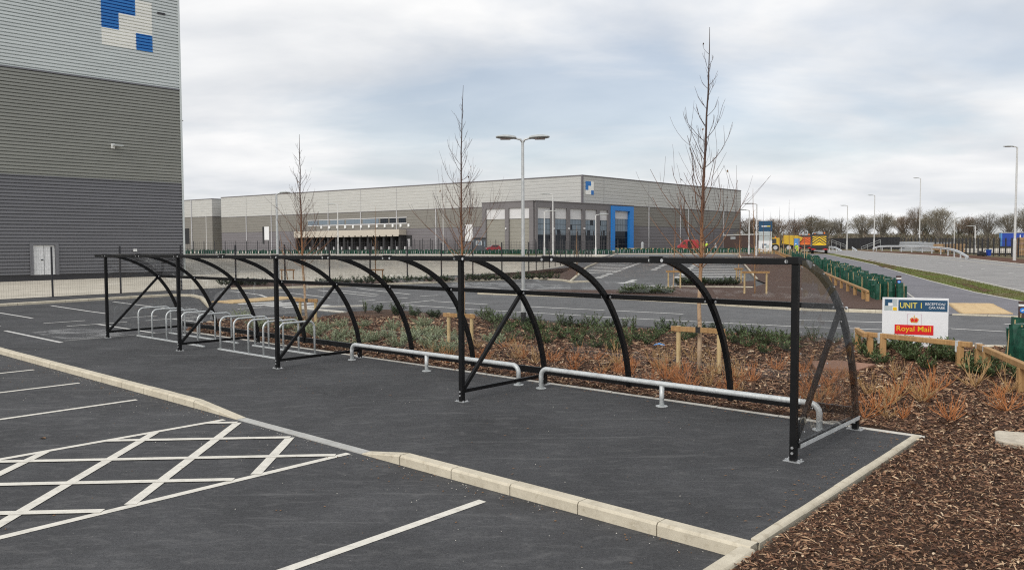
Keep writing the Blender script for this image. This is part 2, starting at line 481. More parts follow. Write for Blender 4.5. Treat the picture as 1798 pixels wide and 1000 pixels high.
def thing(name, label, cat, loc=(0, 0, 0), rz=0.0, group=None):
    o = bpy.data.objects.new(name, None); COL.objects.link(o); o.empty_display_size = .2
    o.location = loc; o.rotation_euler = (0, 0, rz)
    return tag(o, label, cat, group)
def inst(name, me, parent=None, loc=(0, 0, 0), rot=(0, 0, 0), scale=None):
    o = bpy.data.objects.new(name, me); COL.objects.link(o); o.location = loc; o.rotation_euler = rot
    if scale: o.scale = scale
    if parent is not None: o.parent = parent
    return o
def dup(root, loc, rz=0.0, label=None, group=None, scale=None):
    def cp(o, par):
        c = o.copy(); COL.objects.link(c); c.parent = par
        for ch in kids.get(o, ()): cp(ch, c)
        return c
    kids = {}
    def scan(o):
        kids[o] = list(o.children)
        for ch in kids[o]: scan(ch)
    scan(root)
    r = cp(root, None); r.location = loc; r.rotation_euler = (0, 0, rz)
    if label: r['label'] = label
    if group: r['group'] = group
    if scale: r.scale = scale
    return r
def sheet(name, poly, dz, mat, kind='structure', parent=None):
    """flat ground sheet following the ground's fall; poly = world points"""
    bm = bmesh.new()
    vs = [bm.verts.new((p[0], p[1], 0)) for p in poly]
    bm.faces.new(vs)
    bmesh.ops.triangulate(bm, faces=bm.faces[:])
    for yy in (30.0, 170.0):
        bmesh.ops.bisect_plane(bm, geom=bm.verts[:] + bm.edges[:] + bm.faces[:], plane_co=(0, yy, 0), plane_no=(0, 1, 0))
    for q in bm.verts: q.co.z = T(q.co.y) + dz
    bmesh.ops.recalc_face_normals(bm, faces=bm.faces)
    if sum(f.normal.z for f in bm.faces) < 0: bmesh.ops.reverse_faces(bm, faces=bm.faces[:])
    me = bpy.data.meshes.new(name); bm.to_mesh(me); bm.free(); me.materials.append(M[mat])
    o = bpy.data.objects.new(name, me); COL.objects.link(o)
    if kind and parent is None: o['kind'] = kind
    if parent is not None: o.parent = parent
    return o
def stripe(a, b, w, dz, mat, parent, name='painted_line'):
    a, b = Vector(a), Vector(b); d = (b - a); d.z = 0; d.normalize(); n = Vector((-d.y, d.x, 0)) * (w / 2)
    return sheet(name, [a + n, b + n, b - n, a - n], dz, mat, None, parent)
def GP(pts, dz=0.0): return [G(x, y, dz) for x, y in pts]
def text_mesh(body, bold=0.0):
    cu = bpy.data.curves.new('lettering', 'FONT'); cu.body = body; cu.size = 1; cu.extrude = .01; cu.offset = bold
    cu.resolution_u = 3
    ob = bpy.data.objects.new('lettering', cu); COL.objects.link(ob)
    dg = bpy.context.evaluated_depsgraph_get(); dg.update()
    me = bpy.data.meshes.new_from_object(ob.evaluated_get(dg))
    bpy.data.objects.remove(ob); bpy.data.curves.remove(cu)
    return me
def lettering(body, x0, x1, zc, y, mat, parent, h=None, bold=0.0, name='lettering', depth=.003):
    """flat letters on the xz plane of the parent, facing -y, fitted to x0..x1"""
    me = text_mesh(body, bold)
    n = len(me.vertices); co = np.zeros(n * 3); me.vertices.foreach_get('co', co); co = co.reshape(-1, 3)
    mn, mx = co.min(0), co.max(0); sx = (x1 - x0) / (mx[0] - mn[0]); sz = sx if h is None else h / (mx[1] - mn[1])
    out = np.zeros_like(co)
    out[:, 0] = x0 + (co[:, 0] - mn[0]) * sx
    out[:, 2] = zc + (co[:, 1] - (mn[1] + mx[1]) / 2) * sz
    out[:, 1] = y - (co[:, 2] - mn[2]) / max(1e-6, mx[2] - mn[2]) * depth
    me.vertices.foreach_set('co', out.ravel()); me.materials.clear(); me.materials.append(M[mat]); me.update()
    o = bpy.data.objects.new(name, me); COL.objects.link(o); o.parent = parent
    return o
# ================================================================== SETTING: ground surfaces
sheet('ground', [(-900, -60), (900, -60), (900, 170), (900, 1800), (-900, 1800), (-900, 170)], -0.16, 'field_grass')
front = sheet('front_car_park', [W(-0.86, -2.64), W(34, -2.64), W(34, -24), W(-0.86, -24)], -0.10, 'asphalt_new')
upper = sheet('car_park', [W(18.70, -2.56), W(40, -2.56), W(40, 3), W(78, 112), W(44, 120), W(10, 60), W(2, 31), W(-26, 31), W(-26, 12.2), W(-0.8, 12.2), W(-0.8, 2.05), W(18.70, 2.05)], 0.0, 'asphalt_new')
pad = sheet('shelter_pad', [W(-0.74, -2.56), W(3.46, -2.56), W(3.46, -1.3), W(8.34, -1.3), W(8.34, -2.56), W(18.75, -2.56), W(18.75, 2.08), W(-0.74, 2.08)], 0.004, 'asphalt_pad')
sheet('pad_edge_joint', [W(18.75, -1.0), W(18.80, -1.0), W(18.80, 2.1), W(18.75, 2.1)], 0.006, 'kerb_grey')
road = sheet('access_road', [W(21.6, 4.4), W(27, 7.3), W(33.5, 10.8), W(37.5, 13.5), W(37.5, 40), W(74, 104), W(48, 117), W(14, 62), W(3, 31), W(-26, 31), W(-26, 12.2), W(0, 12.2), W(21.6, 10.8)], 0.005, 'asphalt_road')
# service yard of pale concrete beyond the mesh fence
yard = sheet('service_yard', [W(38.4, -14), W(38.4, 40.5), W(42.0, 48.6), W(57, 76), W(70, 98), (-7, 150), (-70, 150), (-75, 60), (-52, 26)], 0.012, 'yard_concrete')
# far beds, verges, footpath and the main road on the right
far_bed = sheet('far_planting_bed', GP([(1326, 492), (1302, 462), (1296, 447), (1345, 446), (1400, 449), (1440, 462), (1490, 486), (1545, 516), (1582, 533), (1585, 549), (1400, 542), (1200, 530), (1040, 521.5), (838, 516), (840, 513), (1000, 512), (1150, 512), (1185, 506), (1320, 508), (1345, 500)]), 0.10, 'mulch_far')
footpath = sheet('footpath', GP([(1380, 444), (1418, 446), (1450, 445.5), (1533, 464), (1632, 493), (1710, 513), (1798, 530), (2050, 596), (2050, 640), (1798, 556), (1672, 553), (1588, 550), (1582, 533), (1530, 508), (1480, 482), (1440, 460), (1400, 448)]), 0.016, 'asphalt_path')
verge = sheet('grass_verge', GP([(1447, 445.5), (1466, 445.5), (1568, 466.5), (1666, 484), (1732, 499), (1798, 514), (2050, 575), (2050, 596), (1798, 530), (1710, 513), (1632, 493), (1533, 464)]), 0.03, 'verge_grass')
sheet('bare_soil', GP([(1512, 456), (1526, 456), (1575, 467), (1572, 474), (1548, 469)]), 0.045, 'soil', parent=verge)
sheet('bare_soil', GP([(1676, 497), (1700, 499), (1745, 512), (1728, 514)]), 0.045, 'soil', parent=verge)
main_road = sheet('main_road', GP([(1466, 445.5), (1430, 441), (1400, 440), (1450, 438.6), (1496, 440), (1540, 443.6), (1619, 448.6), (1699, 454.6), (1798, 465.5), (2050, 494), (2050, 573), (1798, 514), (1732, 499), (1666, 484), (1568, 466.5)]), 0.02, 'asphalt_main')
sheet('soil_strip', GP([(1496, 440), (1540, 443.6), (1619, 448.6), (1699, 454.6), (1798, 465.5), (2050, 494), (2050, 483), (1798, 456), (1700, 448), (1619, 444), (1540, 440.5), (1510, 438.6)]), 0.05, 'soil')
sheet('far_lorry_yard', [at(1700, 130), at(2100, 110), at(2300, 200), at(1620, 215)], 0.03, 'yard_concrete')
sheet('far_service_road', [(-150, 154), (30, 156), (18, 205), (-110, 290), (-190, 290)], 0.02, 'yard_concrete')
fg = sheet('lawn_strip', GP([(1078, 445), (930, 448), (760, 445), (760, 442.5), (930, 443), (1060, 442)]), 0.03, 'verge_grass')
# the main bark bed, running round the pad
BED = [W(-0.80, 2.16), W(18.72, 2.16), W(20.4, 3.3), W(21.2, 4.6), W(20.2, 6.4), W(19.4, 7.2), W(20.6, 9.2), W(20.2, 10.9), W(14.9, 10.7), W(8.3, 10.9), W(4.6, 11.7), W(2.0, 12.0), W(0, 12.7), W(-16, 12.9), W(-16, -9), W(-0.84, -9)]
bed = sheet('bark_bed', BED, 0.012, 'mulch_soil')

k = NM('dust'); c = k.coord('World')
f = k.noise(k.coord('World', (1, 2.2, 1)), 1.1, 7, .65, .7)
dif = k.n('ShaderNodeBsdfDiffuse'); dif.inputs[0].default_value = (.42, .42, .42, 1); trn = k.n('ShaderNodeBsdfTransparent')
ms = k.n('ShaderNodeMixShader'); k.l(k.ramp(f, [(.44, (0, 0, 0)), (.62, (.55, .55, .55))]), ms.inputs[0]); k.l(trn.outputs[0], ms.inputs[1]); k.l(dif.outputs[0], ms.inputs[2]); k.l(ms.outputs[0], k.out.inputs['Surface'])
sheet('dust_stain', [W(18.9, -.85), W(21.8, -.9), W(22.3, .1), W(21.0, .85), W(19.2, .7), W(18.85, .2)], .003, 'dust', parent=upper)
# ------------------------------------------------------------------ kerbs, stone by stone
def kerb_mesh(L, w, h, ch=.022, gap=.011):
    b = MB(); prof = [(0, 0), (w, 0), (w, h), (ch, h), (.012, h - .008), (0, h - ch)]
    b.extrude(prof, (gap / 2, 0, 0), (0, 1, 0), (0, 0, 1), (1, 0, 0), L - gap)
    return b
KM = {}
def kerb_run(root, pts, top, h=.12, w=.14, L=.915, mat='kerb_concrete', name='kerb_stone'):
    """stones laid along the world polyline, face on the line's right hand side"""
    for a, b in zip(pts[:-1], pts[1:]):
        a, b = Vector(a), Vector(b); a.z = b.z = 0
        d = b - a; n = max(1, round(d.length / L)); l = d.length / n; d.normalize()
        key = (round(l, 2), w, h, mat)
        if key not in KM: KM[key] = kerb_mesh(l, w, h).mesh(name, mat)
        for i in range(n):
            p = a + d * (l * i); q = a + d * (l * (i + 1))
            zp, zq = T(p.y), T(q.y)
            inst(name, KM[key], root, (p.x, p.y, zp + top - h + rnd.uniform(-.003, .003)), (0, -math.atan2(zq - zp, l), math.atan2(d.y, d.x) + rnd.uniform(-.002, .002)))
kf = thing('front_kerb', None, None); tag(kf, kind='structure')
kerb_run(kf, [W(17.9 + 8.4, -2.68), W(8.35, -2.68)], 0.012, h=.16)
kerb_run(kf, [W(3.45, -2.68), W(-0.74, -2.68)], 0.012, h=.16)
# dropped kerb: two tapers and flush stones
def taper(u0, z0, u1, z1, name='kerb_taper'):
    p, q = W(u0, -2.68), W(u1, -2.68); d = (q - p).normalized(); nrm = Vector((-d.y, d.x, 0))
    b = MB(); vs = []
    for P_, z in ((p, z0), (q, z1)):
        for off, zz in ((0, -.16), (.14, -.16), (.14, z), (.02, z), (0, z - .02 if z > -.05 else z - .004)):
            r = P_ + nrm * off; vs.append((r.x, r.y, zz))
    fs = [(0, 1, 2, 3, 4), (9, 8, 7, 6, 5)] + [(i, 5 + i, 5 + (i + 1) % 5, (i + 1) % 5) for i in range(5)]
    b.add(vs, fs); return b.build(name, 'kerb_concrete', kf)
taper(8.34, .012, 7.05, -.088); taper(4.15, -.088, 3.46, .012)
for i in range(4):
    u = 7.04 - i * .7225
    b = MB(); p, q = W(u, -2.68), W(u - .718, -2.68); d = (q - p).normalized(); nn = Vector((-d.y, d.x, 0)) * .14
    b.prism([(r.x, r.y) for r in (p, q, q + nn, p + nn)], -.17, -.088 + rnd.uniform(-.001, .001)); b.build('flush_kerb_stone', 'kerb_grey', kf)
# the pad falls to the dropped kerb: a small ramp of asphalt
b = MB(); rv = [W(8.34, -2.56, .004), W(7.05, -2.545, -.09), W(4.15, -2.545, -.09), W(3.46, -2.56, .004), W(3.46, -1.3, .004), W(8.34, -1.3, .004)]
b.add(rv, [(0, 1, 5), (1, 2, 4, 5), (2, 3, 4)]); b.build('dropped_ramp', 'asphalt_pad', pad)
# edging along the right of the pad and behind it
edg = thing('pad_edging', None, None); tag(edg, kind='structure')
kerb_run(edg, [W(-0.745, 2.10), W(-0.745, -2.52)][::-1], .022, h=.14, w=.075, L=.915, name='edging_stone')
kerb_run(edg, [W(-0.80, -2.70), W(-0.80, -9)][::-1], .022, h=.2, w=.13, L=.915, name='edging_stone')
kerb_run(edg, [W(18.7, 2.085), W(-0.80, 2.085)], .018, h=.14, w=.055, L=.915, mat='kerb_pale', name='edging_stone')
# kerbs of the upper car park and the access road
kb = thing('car_park_kerb', None, None); tag(kb, kind='structure')
kerb_run(kb, [W(34.0, -7), W(34.2, 8.9), W(33.2, 9.4), W(31.5, 9.0), W(26.6, 6.9)], .11, w=.15, h=.13)
kr = thing('road_kerb', None, None); tag(kr, kind='structure')
rk = GP([(838, 516.5), (1040, 523), (1200, 532), (1400, 545), (1585, 551)])
kerb_run(kr, rk, .11, h=.13, w=.15)
kerb_run(kr, GP([(1040, 495), (1003, 496.5), (985, 493), (925, 489.5), (890, 491.5), (840, 494), (760, 497), (690, 500), (620, 503), (560, 505), (470, 507), (405, 508)])[::-1], .11, h=.13, w=.15)
kerb_run(kr, GP([(640, 537.5), (560, 539.5), (528, 542), (603, 549.5)]), .06, h=.09, w=.15, mat='kerb_pale')
kerb_run(kr, GP([(1300, 446.5), (1083, 446), (1032, 470), (1003, 496)])[::-1], .11, h=.13, w=.15)
kerb_run(kr, GP([(1327, 492), (1303, 462), (1297, 447)])[::-1], .11, h=.13, w=.15)
kerb_run(kr, GP([(1150, 511), (1186, 505.5), (1290, 506), (1322, 507)]), .11, h=.13, w=.15)
kerb_run(kr, GP([(1798, 557), (1672, 552.5)]), .05, h=.1, w=.15)
kerb_run(kr, GP([(1660, 609), (1785, 612), (1900, 617)]), .06, h=.13, w=.15)
km = thing('main_road_kerb', None, None); tag(km, kind='structure')
kerb_run(km, GP([(1466, 445.5), (1568, 466.5), (1666, 484), (1732, 499), (1798, 514), (1950, 549)])[::-1], .10, h=.13, w=.15, L=1.83, mat='kerb_pale')
kerb_run(km, GP([(1496, 440), (1540, 443.6), (1619, 448.6), (1699, 454.6), (1798, 465.5), (1950, 483)]), .12, h=.14, w=.15, L=1.83, mat='kerb_pale')
kerb_run(km, GP([(1447, 445.7), (1533, 464.3), (1632, 493.3), (1710, 513.4), (1798, 530.5), (1950, 570)]), .035, h=.1, w=.06, L=1.83, mat='kerb_pale', name='edging_stone')
kerb_run(km, GP([(1588, 512), (1600, 521), (1612, 530)]), .035, h=.1, w=.06, L=1.83, mat='kerb_pale', name='edging_stone')

# ------------------------------------------------------------------ painted lines
z1 = -.0955
for u in (17.05, 14.62, 12.17, 9.70, 1.86, -4.0):
    if u > 0: stripe(W(u, -2.98), W(u, -8.0), .10, z1, 'road_paint', front)
stripe(W(7.19, -2.80), W(7.19, -8.0), .10, z1, 'road_paint', front)
stripe(W(4.30, -2.76), W(4.30, -8.0), .10, z1, 'road_paint', front)
def clip_uv(p, q, u0, u1, v0, v1):
    (a, b), (c, d) = p, q; t0, t1 = 0.0, 1.0; dx, dy = c - a, d - b
    for pp, qq in ((-dx, a - u0), (dx, u1 - a), (-dy, b - v0), (dy, v1 - b)):
        if abs(pp) < 1e-9:
            if qq < 0: return None
        else:
            t = qq / pp
            if pp < 0: t0 = max(t0, t)
            else: t1 = min(t1, t)
    if t0 >= t1: return None
    return (a + dx * t0, b + dy * t0), (a + dx * t1, b + dy * t1)
for c_ in (8.30, 9.63, 10.96, 12.29, 13.6):        # u - v = c
    s_ = clip_uv((c_ - 12, -12), (c_, 0), 4.34, 7.15, -8.0, -2.78)
    if s_: stripe(W(*s_[0]), W(*s_[1]), .115, z1 + .003, 'road_paint', front)
for c_ in (4.08, 2.74, 1.42, .12, -1.2, -2.5, -3.8):  # u + v = c
    s_ = clip_uv((c_ + 12, -12), (c_, 0), 4.34, 7.15, -8.0, -2.78)
    if s_: stripe(W(*s_[0]), W(*s_[1]), .105, z1 + .006, 'road_paint', front)
# left bays of the upper car park
for v in (.75, 3.2, 5.7, -1.7): stripe(W(27.0, v), W(32.8, v), .11, .005, 'road_paint_far', upper)
for v in (-1.2, 1.35, 3.75): stripe(W(18.4 if v < 0 else 18.85, v), W(22.9, v), .11, .005, 'road_paint_far', upper)
for v in (-2.0, .44, 2.85, 5.2): stripe(W(24.6, v - .1), W(24.6, v + 1.15), .11, .005, 'road_paint_far', upper)
for v in (1.35, 3.75): stripe(W(22.9, v - .9), W(22.9, v + .9), .11, .009, 'road_paint_far', upper)
# access road and far bays
PX = [((418, 533.7), (494, 530.5), .28), ((444, 536.7), (517, 531.4), .28), ((471, 538), (549, 532.3), .28), ((498, 539.8), (578, 535.8), .28), ((525, 542), (587, 537.6), .28),
      ((417, 542.6), (460, 539.8), .1), ((405, 511), (457, 517.7), .11), ((457, 517.7), (480, 527), .11), ((480, 527), (498, 528), .11),
      ((489, 512), (580, 523), .11), ((558, 509.5), (652, 519.7), .11), ((625, 506), (720, 517), .11), ((585, 508.5), (665, 517.5), .11),
      ((652, 519.7), (661, 520), .1), ((738, 520), (769, 518.5), .11), ((630, 528.6), (659, 526.4), .11), ((685, 525), (716, 523), .11),
      ((792, 500), (878, 507), .11), ((838, 496.7), (974, 500), .11), ((943, 507.6), (1002, 504.8), .11), ((900, 506), (930, 509.5), .11),
      ((760, 529), (856, 534.6), .11), ((700, 534.6), (916, 548), .10), ((916, 548), (1096, 558.5), .10), ((1096, 558.5), (1400, 573.5), .10), ((1400, 573.5), (1550, 579), .10), ((1550, 579), (1668, 577), .10), ((1668, 577), (1775, 583), .10),
      ((922, 538), (1061, 544.6), .12), ((1395, 562), (1550, 566), .12), ((1763, 569), (1850, 570), .12), ((1080, 545.5), (1200, 551.5), .12),
      ((655, 531.5), (700, 528.5), .1), ((700, 533.5), (762, 527), .1), ((860, 521), (990, 525), .0),
      ((1088, 497.5), (1114, 494.8), .3), ((1102, 495.5), (1115, 491), .25), ((1100, 504), (1150, 502), .25), ((1142, 501), (1190, 502), .2)]
for a, b, w in PX:
    if w: stripe(G(*a), G(*b), (.6 if w == .28 else w * 1.45), .011, 'road_paint_far', road)
def dashes(a, b, n, w, fill=.55):
    a, b = Vector(a), Vector(b)
    for i in range(n): stripe(a + (b - a) * (i / n), a + (b - a) * ((i + fill) / n), w, .011, 'road_paint_far', road)
dashes(G(1050, 488), G(1125, 461), 12, .5); dashes(G(1147, 474), G(1182, 457), 7, .5); dashes(G(1189, 488), G(1222, 463), 7, .5); dashes(G(1260, 462), G(1262, 455), 3, .5)
for i in range(9):
    y = 463 + i * 2.9
    stripe(G(1219 - (y - 463) * 1.05, y), G(1290 + (y - 463) * .75, y + .5), .8, .011, 'road_paint_far', road)
for i in range(8):
    y = 460.5 + i * 2.7
    stripe(G(1056 - (y - 460) * 1.7, y), G(1118 - (y - 460) * 2.1, y - 1.6), .7, .011, 'road_paint_far', road)
# main road: broken centre line and edge line
for a in ((1579, 451), (1599, 454), (1623, 457.6), (1652, 462), (1686, 466.7), (1728, 473), (1776, 480)):
    p = G(*a); d = (G(1776, 480) - G(1623, 457.6)).normalized(); stripe(p - d * 1.1, p + d * 1.1, .14, .028, 'road_paint_far', main_road)
for a, b in (((1640, 453), (1798, 470)), ((1560, 447), (1640, 453))): stripe(G(*a), G(*b), .16, .028, 'kerb_concrete', main_road, 'edge_line')
# tactile paving: slabs
def slabs(root, o, ex, ey, nx, ny, name='paving_slab', mat='buff_paving'):
    b = MB(); b.box((.2, .2, .02), (.392, .392, .04))
    me = b.mesh(name, mat); rz = math.atan2(ex.y, ex.x)
    for i in range(nx):
        for j in range(ny):
            p = o + ex * (.4 * i) + ey * (.4 * j)
            inst(name, me, root, (p.x, p.y, T(p.y) + .008 + rnd.uniform(-.003, .003)), (0, 0, rz))
ta = thing('tactile_paving', None, None); tag(ta, kind='structure')
p0 = G(1692, 551.5); ex = G(1782, 552) - p0; ex.z = 0; nx_ = int(ex.length / .4); ex.normalize(); ey = G(1668, 533) - p0; ey.z = 0
nn_ = Vector((-ex.y, ex.x, 0)); ny_ = int(ey.dot(nn_) / .4); ey = ey / ey.dot(nn_)
slabs(ta, p0, ex, ey, nx_, ny_)
tb = thing('tactile_paving', None, None); tag(tb, kind='structure')
p0 = G(409, 533.3); ex = (G(473, 528.3) - p0); ex.z = 0; ex.normalize(); ey = Vector((-ex.y, ex.x, 0))
slabs(tb, p0, ex, ey, 9, 4)
# ================================================================== BUILDINGS
class Face:
    """a vertical facade from plan point A to plan point B, outward normal towards the camera"""
    def __init__(s, A, B):
        s.A = Vector((A[0], A[1], 0)); s.d = Vector((B[0] - A[0], B[1] - A[1], 0)); s.L = s.d.length; s.d.normalize()
        s.n = Vector((s.d.y, -s.d.x, 0))
        if s.n.dot(-s.A) < 0: s.n = -s.n
    def sz(s, px, py):
        r = ray(px, py); o = Vector((0, 0, EYE))
        t = (s.A - o).dot(s.n) / r.dot(s.n); q = o + r * t
        return (q - s.A).dot(s.d), q.z
    def pt(s, a, z, off=0.0): p = s.A + s.d * a + s.n * off; return Vector((p.x, p.y, z))
    def slab(s, b, s0, s1, z0, z1, o0, o1, mi=0):
        vs = [s.pt(a, z, o) for o in (o0, o1) for z in (z0, z1) for a in (s0, s1)]
        b.add(vs, [(0, 1, 3, 2), (4, 6, 7, 5), (0, 4, 5, 1), (2, 3, 7, 6), (0, 2, 6, 4), (1, 5, 7, 3)], mi); return b
    def px(s, b, x0, y0, x1, y1, o0, o1, mi=0):
        """slab between two corners seen in the survey photo"""
        a0, za = s.sz(x0, y0); a1, zb = s.sz(x1, y1)
        return s.slab(b, min(a0, a1), max(a0, a1), min(za, zb), max(za, zb), o0, o1, mi)
def clad(b, f, s0, s1, z0, z1, pitch, depth, off=0.0):
    zs = [z0, z1]; k0 = int(z0 / pitch) - 1
    while k0 * pitch < z1:
        for q in (0, .64, .69, .93):
            z = (k0 + q) * pitch
            if z0 < z < z1: zs.append(z)
        k0 += 1
    zs = sorted(zs)
    def dep(z):
        fr = (z / pitch + 1e-6) % 1.0
        if fr < .635: return depth
        if fr < .685: return depth * (1 - (fr - .64) / .05)
        if fr < .925: return 0
        return depth * (fr - .93) / .07
    vs, fs = [], []
    for z in zs: vs += [f.pt(s0, z, off + dep(z)), f.pt(s1, z, off + dep(z))]
    for i in range(len(zs) - 1): fs.append((2 * i, 2 * i + 1, 2 * i + 3, 2 * i + 2))
    n = len(vs)
    vs += [f.pt(s0, z0, off - .05), f.pt(s1, z0, off - .05), f.pt(s0, z1, off - .05), f.pt(s1, z1, off - .05)]
    fs += [(0, 1, n + 1, n), (2 * len(zs) - 2, 2 * len(zs) - 1, n + 3, n + 2)]
    fs += [tuple([2 * i for i in range(len(zs))] + [n + 2, n]), tuple([2 * i + 1 for i in range(len(zs))] + [n + 3, n + 1])]
    b.add(vs, fs); return b

# ---- the near warehouse on the left
c0 = G(322, 483.5); dv = Vector((.7133, .7009, 0))
LF = Face((c0.x, c0.y), (c0.x - dv.x * 46, c0.y - dv.y * 46))
lw = thing('warehouse', 'tall ribbed warehouse in silver, olive and slate bands on the left, with pixel emblem', 'warehouse', (c0.x, c0.y, T(c0.y)))
lw_off = Vector(lw.location)
def world_part(b, name, mats, root, **kw):
    off = Vector(root.location); b.v = [(Vector(q) - off)[:] for q in b.v]
    return b.build(name, mats, root, **kw)
zb = T(c0.y); ztop = 25.6
zA = LF.sz(314, 157)[1]; zB = LF.sz(318, 322)[1]
b = MB(); nb = -LF.n
quad = [LF.pt(.02, 0, -.06), LF.pt(46, 0, -.06), LF.pt(46, 0, -30), LF.pt(.02, 0, -30)]
b.prism([(q.x, q.y) for q in quad], zb - .4, ztop - .1); world_part(b, 'wall', 'clad_slate', lw)
P_ = .228
world_part(clad(MB(), LF, 0, 46, zA, ztop, P_, .105), 'upper_cladding', 'clad_silver', lw)
world_part(clad(MB(), LF, 0, 46, zB, zA - .10, P_, .105), 'middle_cladding', 'clad_olive', lw)
ds0, dz1 = LF.sz(57, 430); ds1, dz0 = LF.sz(98, 494)
world_part(clad(MB(), LF, 0, 46, dz1 + .2, zB - .06, P_, .105), 'lower_cladding', 'clad_slate', lw)
world_part(clad(MB(), LF, 0, ds1 - .2, zb + .35, dz1 + .2, P_, .105), 'lower_cladding', 'clad_slate', lw)
world_part(clad(MB(), LF, ds0 + .2, 46, zb + .35, dz1 + .2, P_, .105), 'lower_cladding', 'clad_slate', lw)
b = MB(); LF.slab(b, 0, 46, zA - .10, zA, -.04, .15); LF.slab(b, 0, 46, zB - .06, zB, -.04, .14)
world_part(b, 'flashing', 'clad_slate', lw)
b = MB(); LF.slab(b, 0, 46, zb - .2, zb + .34, -.05, .02); world_part(b, 'plinth', 'dark_body', lw)
b = MB(); LF.slab(b, -.13, .0, zb, ztop, -.25, .16); world_part(b, 'corner_trim', 'clad_silver', lw)
# personnel door
b = MB()
LF.slab(b, ds1 - .2, ds1, zb + .3, dz1 + .2, -.04, .17); LF.slab(b, ds0, ds0 + .2, zb + .3, dz1 + .2, -.04, .17); LF.slab(b, ds1, ds0, dz1, dz1 + .2, -.04, .17)
fr = world_part(b, 'door_frame', 'clad_slate', lw)
mid = (ds0 + ds1) / 2
for a, c in ((ds1 + .02, mid - .015), (mid + .015, ds0 - .02)):
    b = MB(); LF.slab(b, a, c, zb + .32, dz1 - .02, -.03, .03); world_part(b, 'door_leaf', 'roller_white', lw)
b = MB(); LF.slab(b, mid + .06, mid + .2, zb + 1.3, zb + 1.36, .03, .09); world_part(b, 'door_handle', 'dark_body', lw)
# emblem: 3 x 3 blocks, ribbed like the wall it is on
e0 = LF.sz(177.5, 49)[0]; e1 = LF.sz(208, 53)[0]; ew = e0 - e1
zr1 = LF.sz(178, 48)[1]; zr0 = LF.sz(178, 78)[1]; eh = zr1 - zr0
cells = {(0, 0): 'b', (1, 0): 'b', (0, 1): 'b', (2, 2): 'b'}
for cx in range(3):
    for cy in range(3):
        s1_, s0_ = e0 - cx * ew, e0 - (cx + 1) * ew
        zt = zr1 + eh * (2 - cy); zt_ = zt - eh
        world_part(clad(MB(), LF, s0_, s1_, zt_, zt, P_, .105, .016), 'emblem_block', 'clad_logo_blue' if (cx, cy) in cells else 'clad_logo_white', lw)
# wall light and vent
def facefit(name, label, cat, f, px, py, w, h, d, mats, group=None):
    a, z = f.sz(px, py); p = f.pt(a, z, .06); 
    t = thing(name, label, cat, p, 0, group)
    bb = MB(); f.slab(bb, a - w * .2, a + w * .2, z - h, z + h, .0, .22); world_part(bb, 'bracket', mats[0], t)
    bb = MB(); f.slab(bb, a - w, a + w * .1, z - h * .1, z + h * .45, .22, .22 + d); world_part(bb, 'housing', mats[1], t)
    return t
facefit('wall_light', 'small grey wall light with a flat arm on the olive band of the left warehouse', 'light', LF, 197, 257, .55, .17, .5, ('white_paint', 'lamp_head'))
a, z = LF.sz(282, 25); b = MB(); LF.slab(b, a - .28, a + .28, z - .07, z + .07, .05, .18); tag(b.build('wall_vent', 'dark_body'), 'tiny dark vent high up on the silver cladding beside the emblem', 'vent')
# loop: small white wall light near the ground right of the door
a, z = LF.sz(236, 439); b = MB(); LF.slab(b, a - .12, a + .12, z - .09, z + .09, .05, .2); tag(b.build('bulkhead_light', 'white_paint'), 'small white bulkhead light low on the slate cladding above the shelter', 'light')

# ---- the long far warehouse
A = Vector((18.0, 200, 0)); Bp = at(390, 279.6); Cp = at(1300, 257)
FL = Face((A.x, A.y), (Bp.x, Bp.y)); FR = Face((A.x, A.y), (Cp.x, Cp.y))
ZT = zat(1023, 308.5, 200); ZM = 13.65; ZL = 8.25; ZG = 1.55
fw_ = thing('long_warehouse', 'long low grey warehouse with a loading dock, seen across the yard behind the shelter', 'warehouse', (A.x, A.y, ZG))
b = MB(); D_ = Bp + (Cp - A)
b.prism([(A.x, A.y + .3), (Bp.x + .3, Bp.y + .3), (D_.x, D_.y), (Cp.x - .3, Cp.y + .3)], ZG - .5, ZT - .2); world_part(b, 'wall', 'far_mid', fw_)
PF = .9
for f, nm in ((FL, 'left'), (FR, 'right')):
    lm = 'far_light' if nm == 'left' else 'far_light'
    world_part(clad(MB(), f, 0, f.L, ZM, ZT, PF, .04), 'upper_cladding', 'far_light', fw_)
    world_part(clad(MB(), f, 0, f.L, ZL, ZM - .1, PF, .04), 'middle_cladding', 'far_mid', fw_)
    world_part(clad(MB(), f, 0, f.L, ZG, ZL - .05, PF, .04), 'lower_cladding', 'far_dark', fw_)
    b = MB(); f.slab(b, 0, f.L, ZM - .1, ZM + .05, -.05, .12); f.slab(b, 0, f.L, ZT, ZT + .25, -.4, .15); world_part(b, 'flashing', 'far_dark', fw_)
for x in (433, 477, 577, 634, 697, 766):
    a = FL.sz(x, 390)[0]
    b = MB(); FL.slab(b, a - .13, a + .13, ZG, ZM - .05, .05, .25); world_part(b, 'downpipe', 'downpipe_grey', fw_)
    b = MB(); FL.slab(b, a - .07, a + .07, ZM + .1, ZT, .03, .07); world_part(b, 'panel_joint', 'joint_grey', fw_)
for x in (1060, 1138.6, 1194, 1208, 1270):
    a = FR.sz(x, 390)[0]
    if x != 1060:
        b = MB(); FR.slab(b, a - .1, a + .1, ZG, ZM - .05, .05, .25); world_part(b, 'downpipe', 'downpipe_grey', fw_)
    b = MB(); FR.slab(b, a - .07, a + .07, ZM + .1, ZT, .03, .07); world_part(b, 'panel_joint', 'joint_grey', fw_)
b = MB(); FR.slab(b, -.25, .2, ZG, ZT + .26, -.3, .16); world_part(b, 'corner_trim', 'far_dark', fw_)
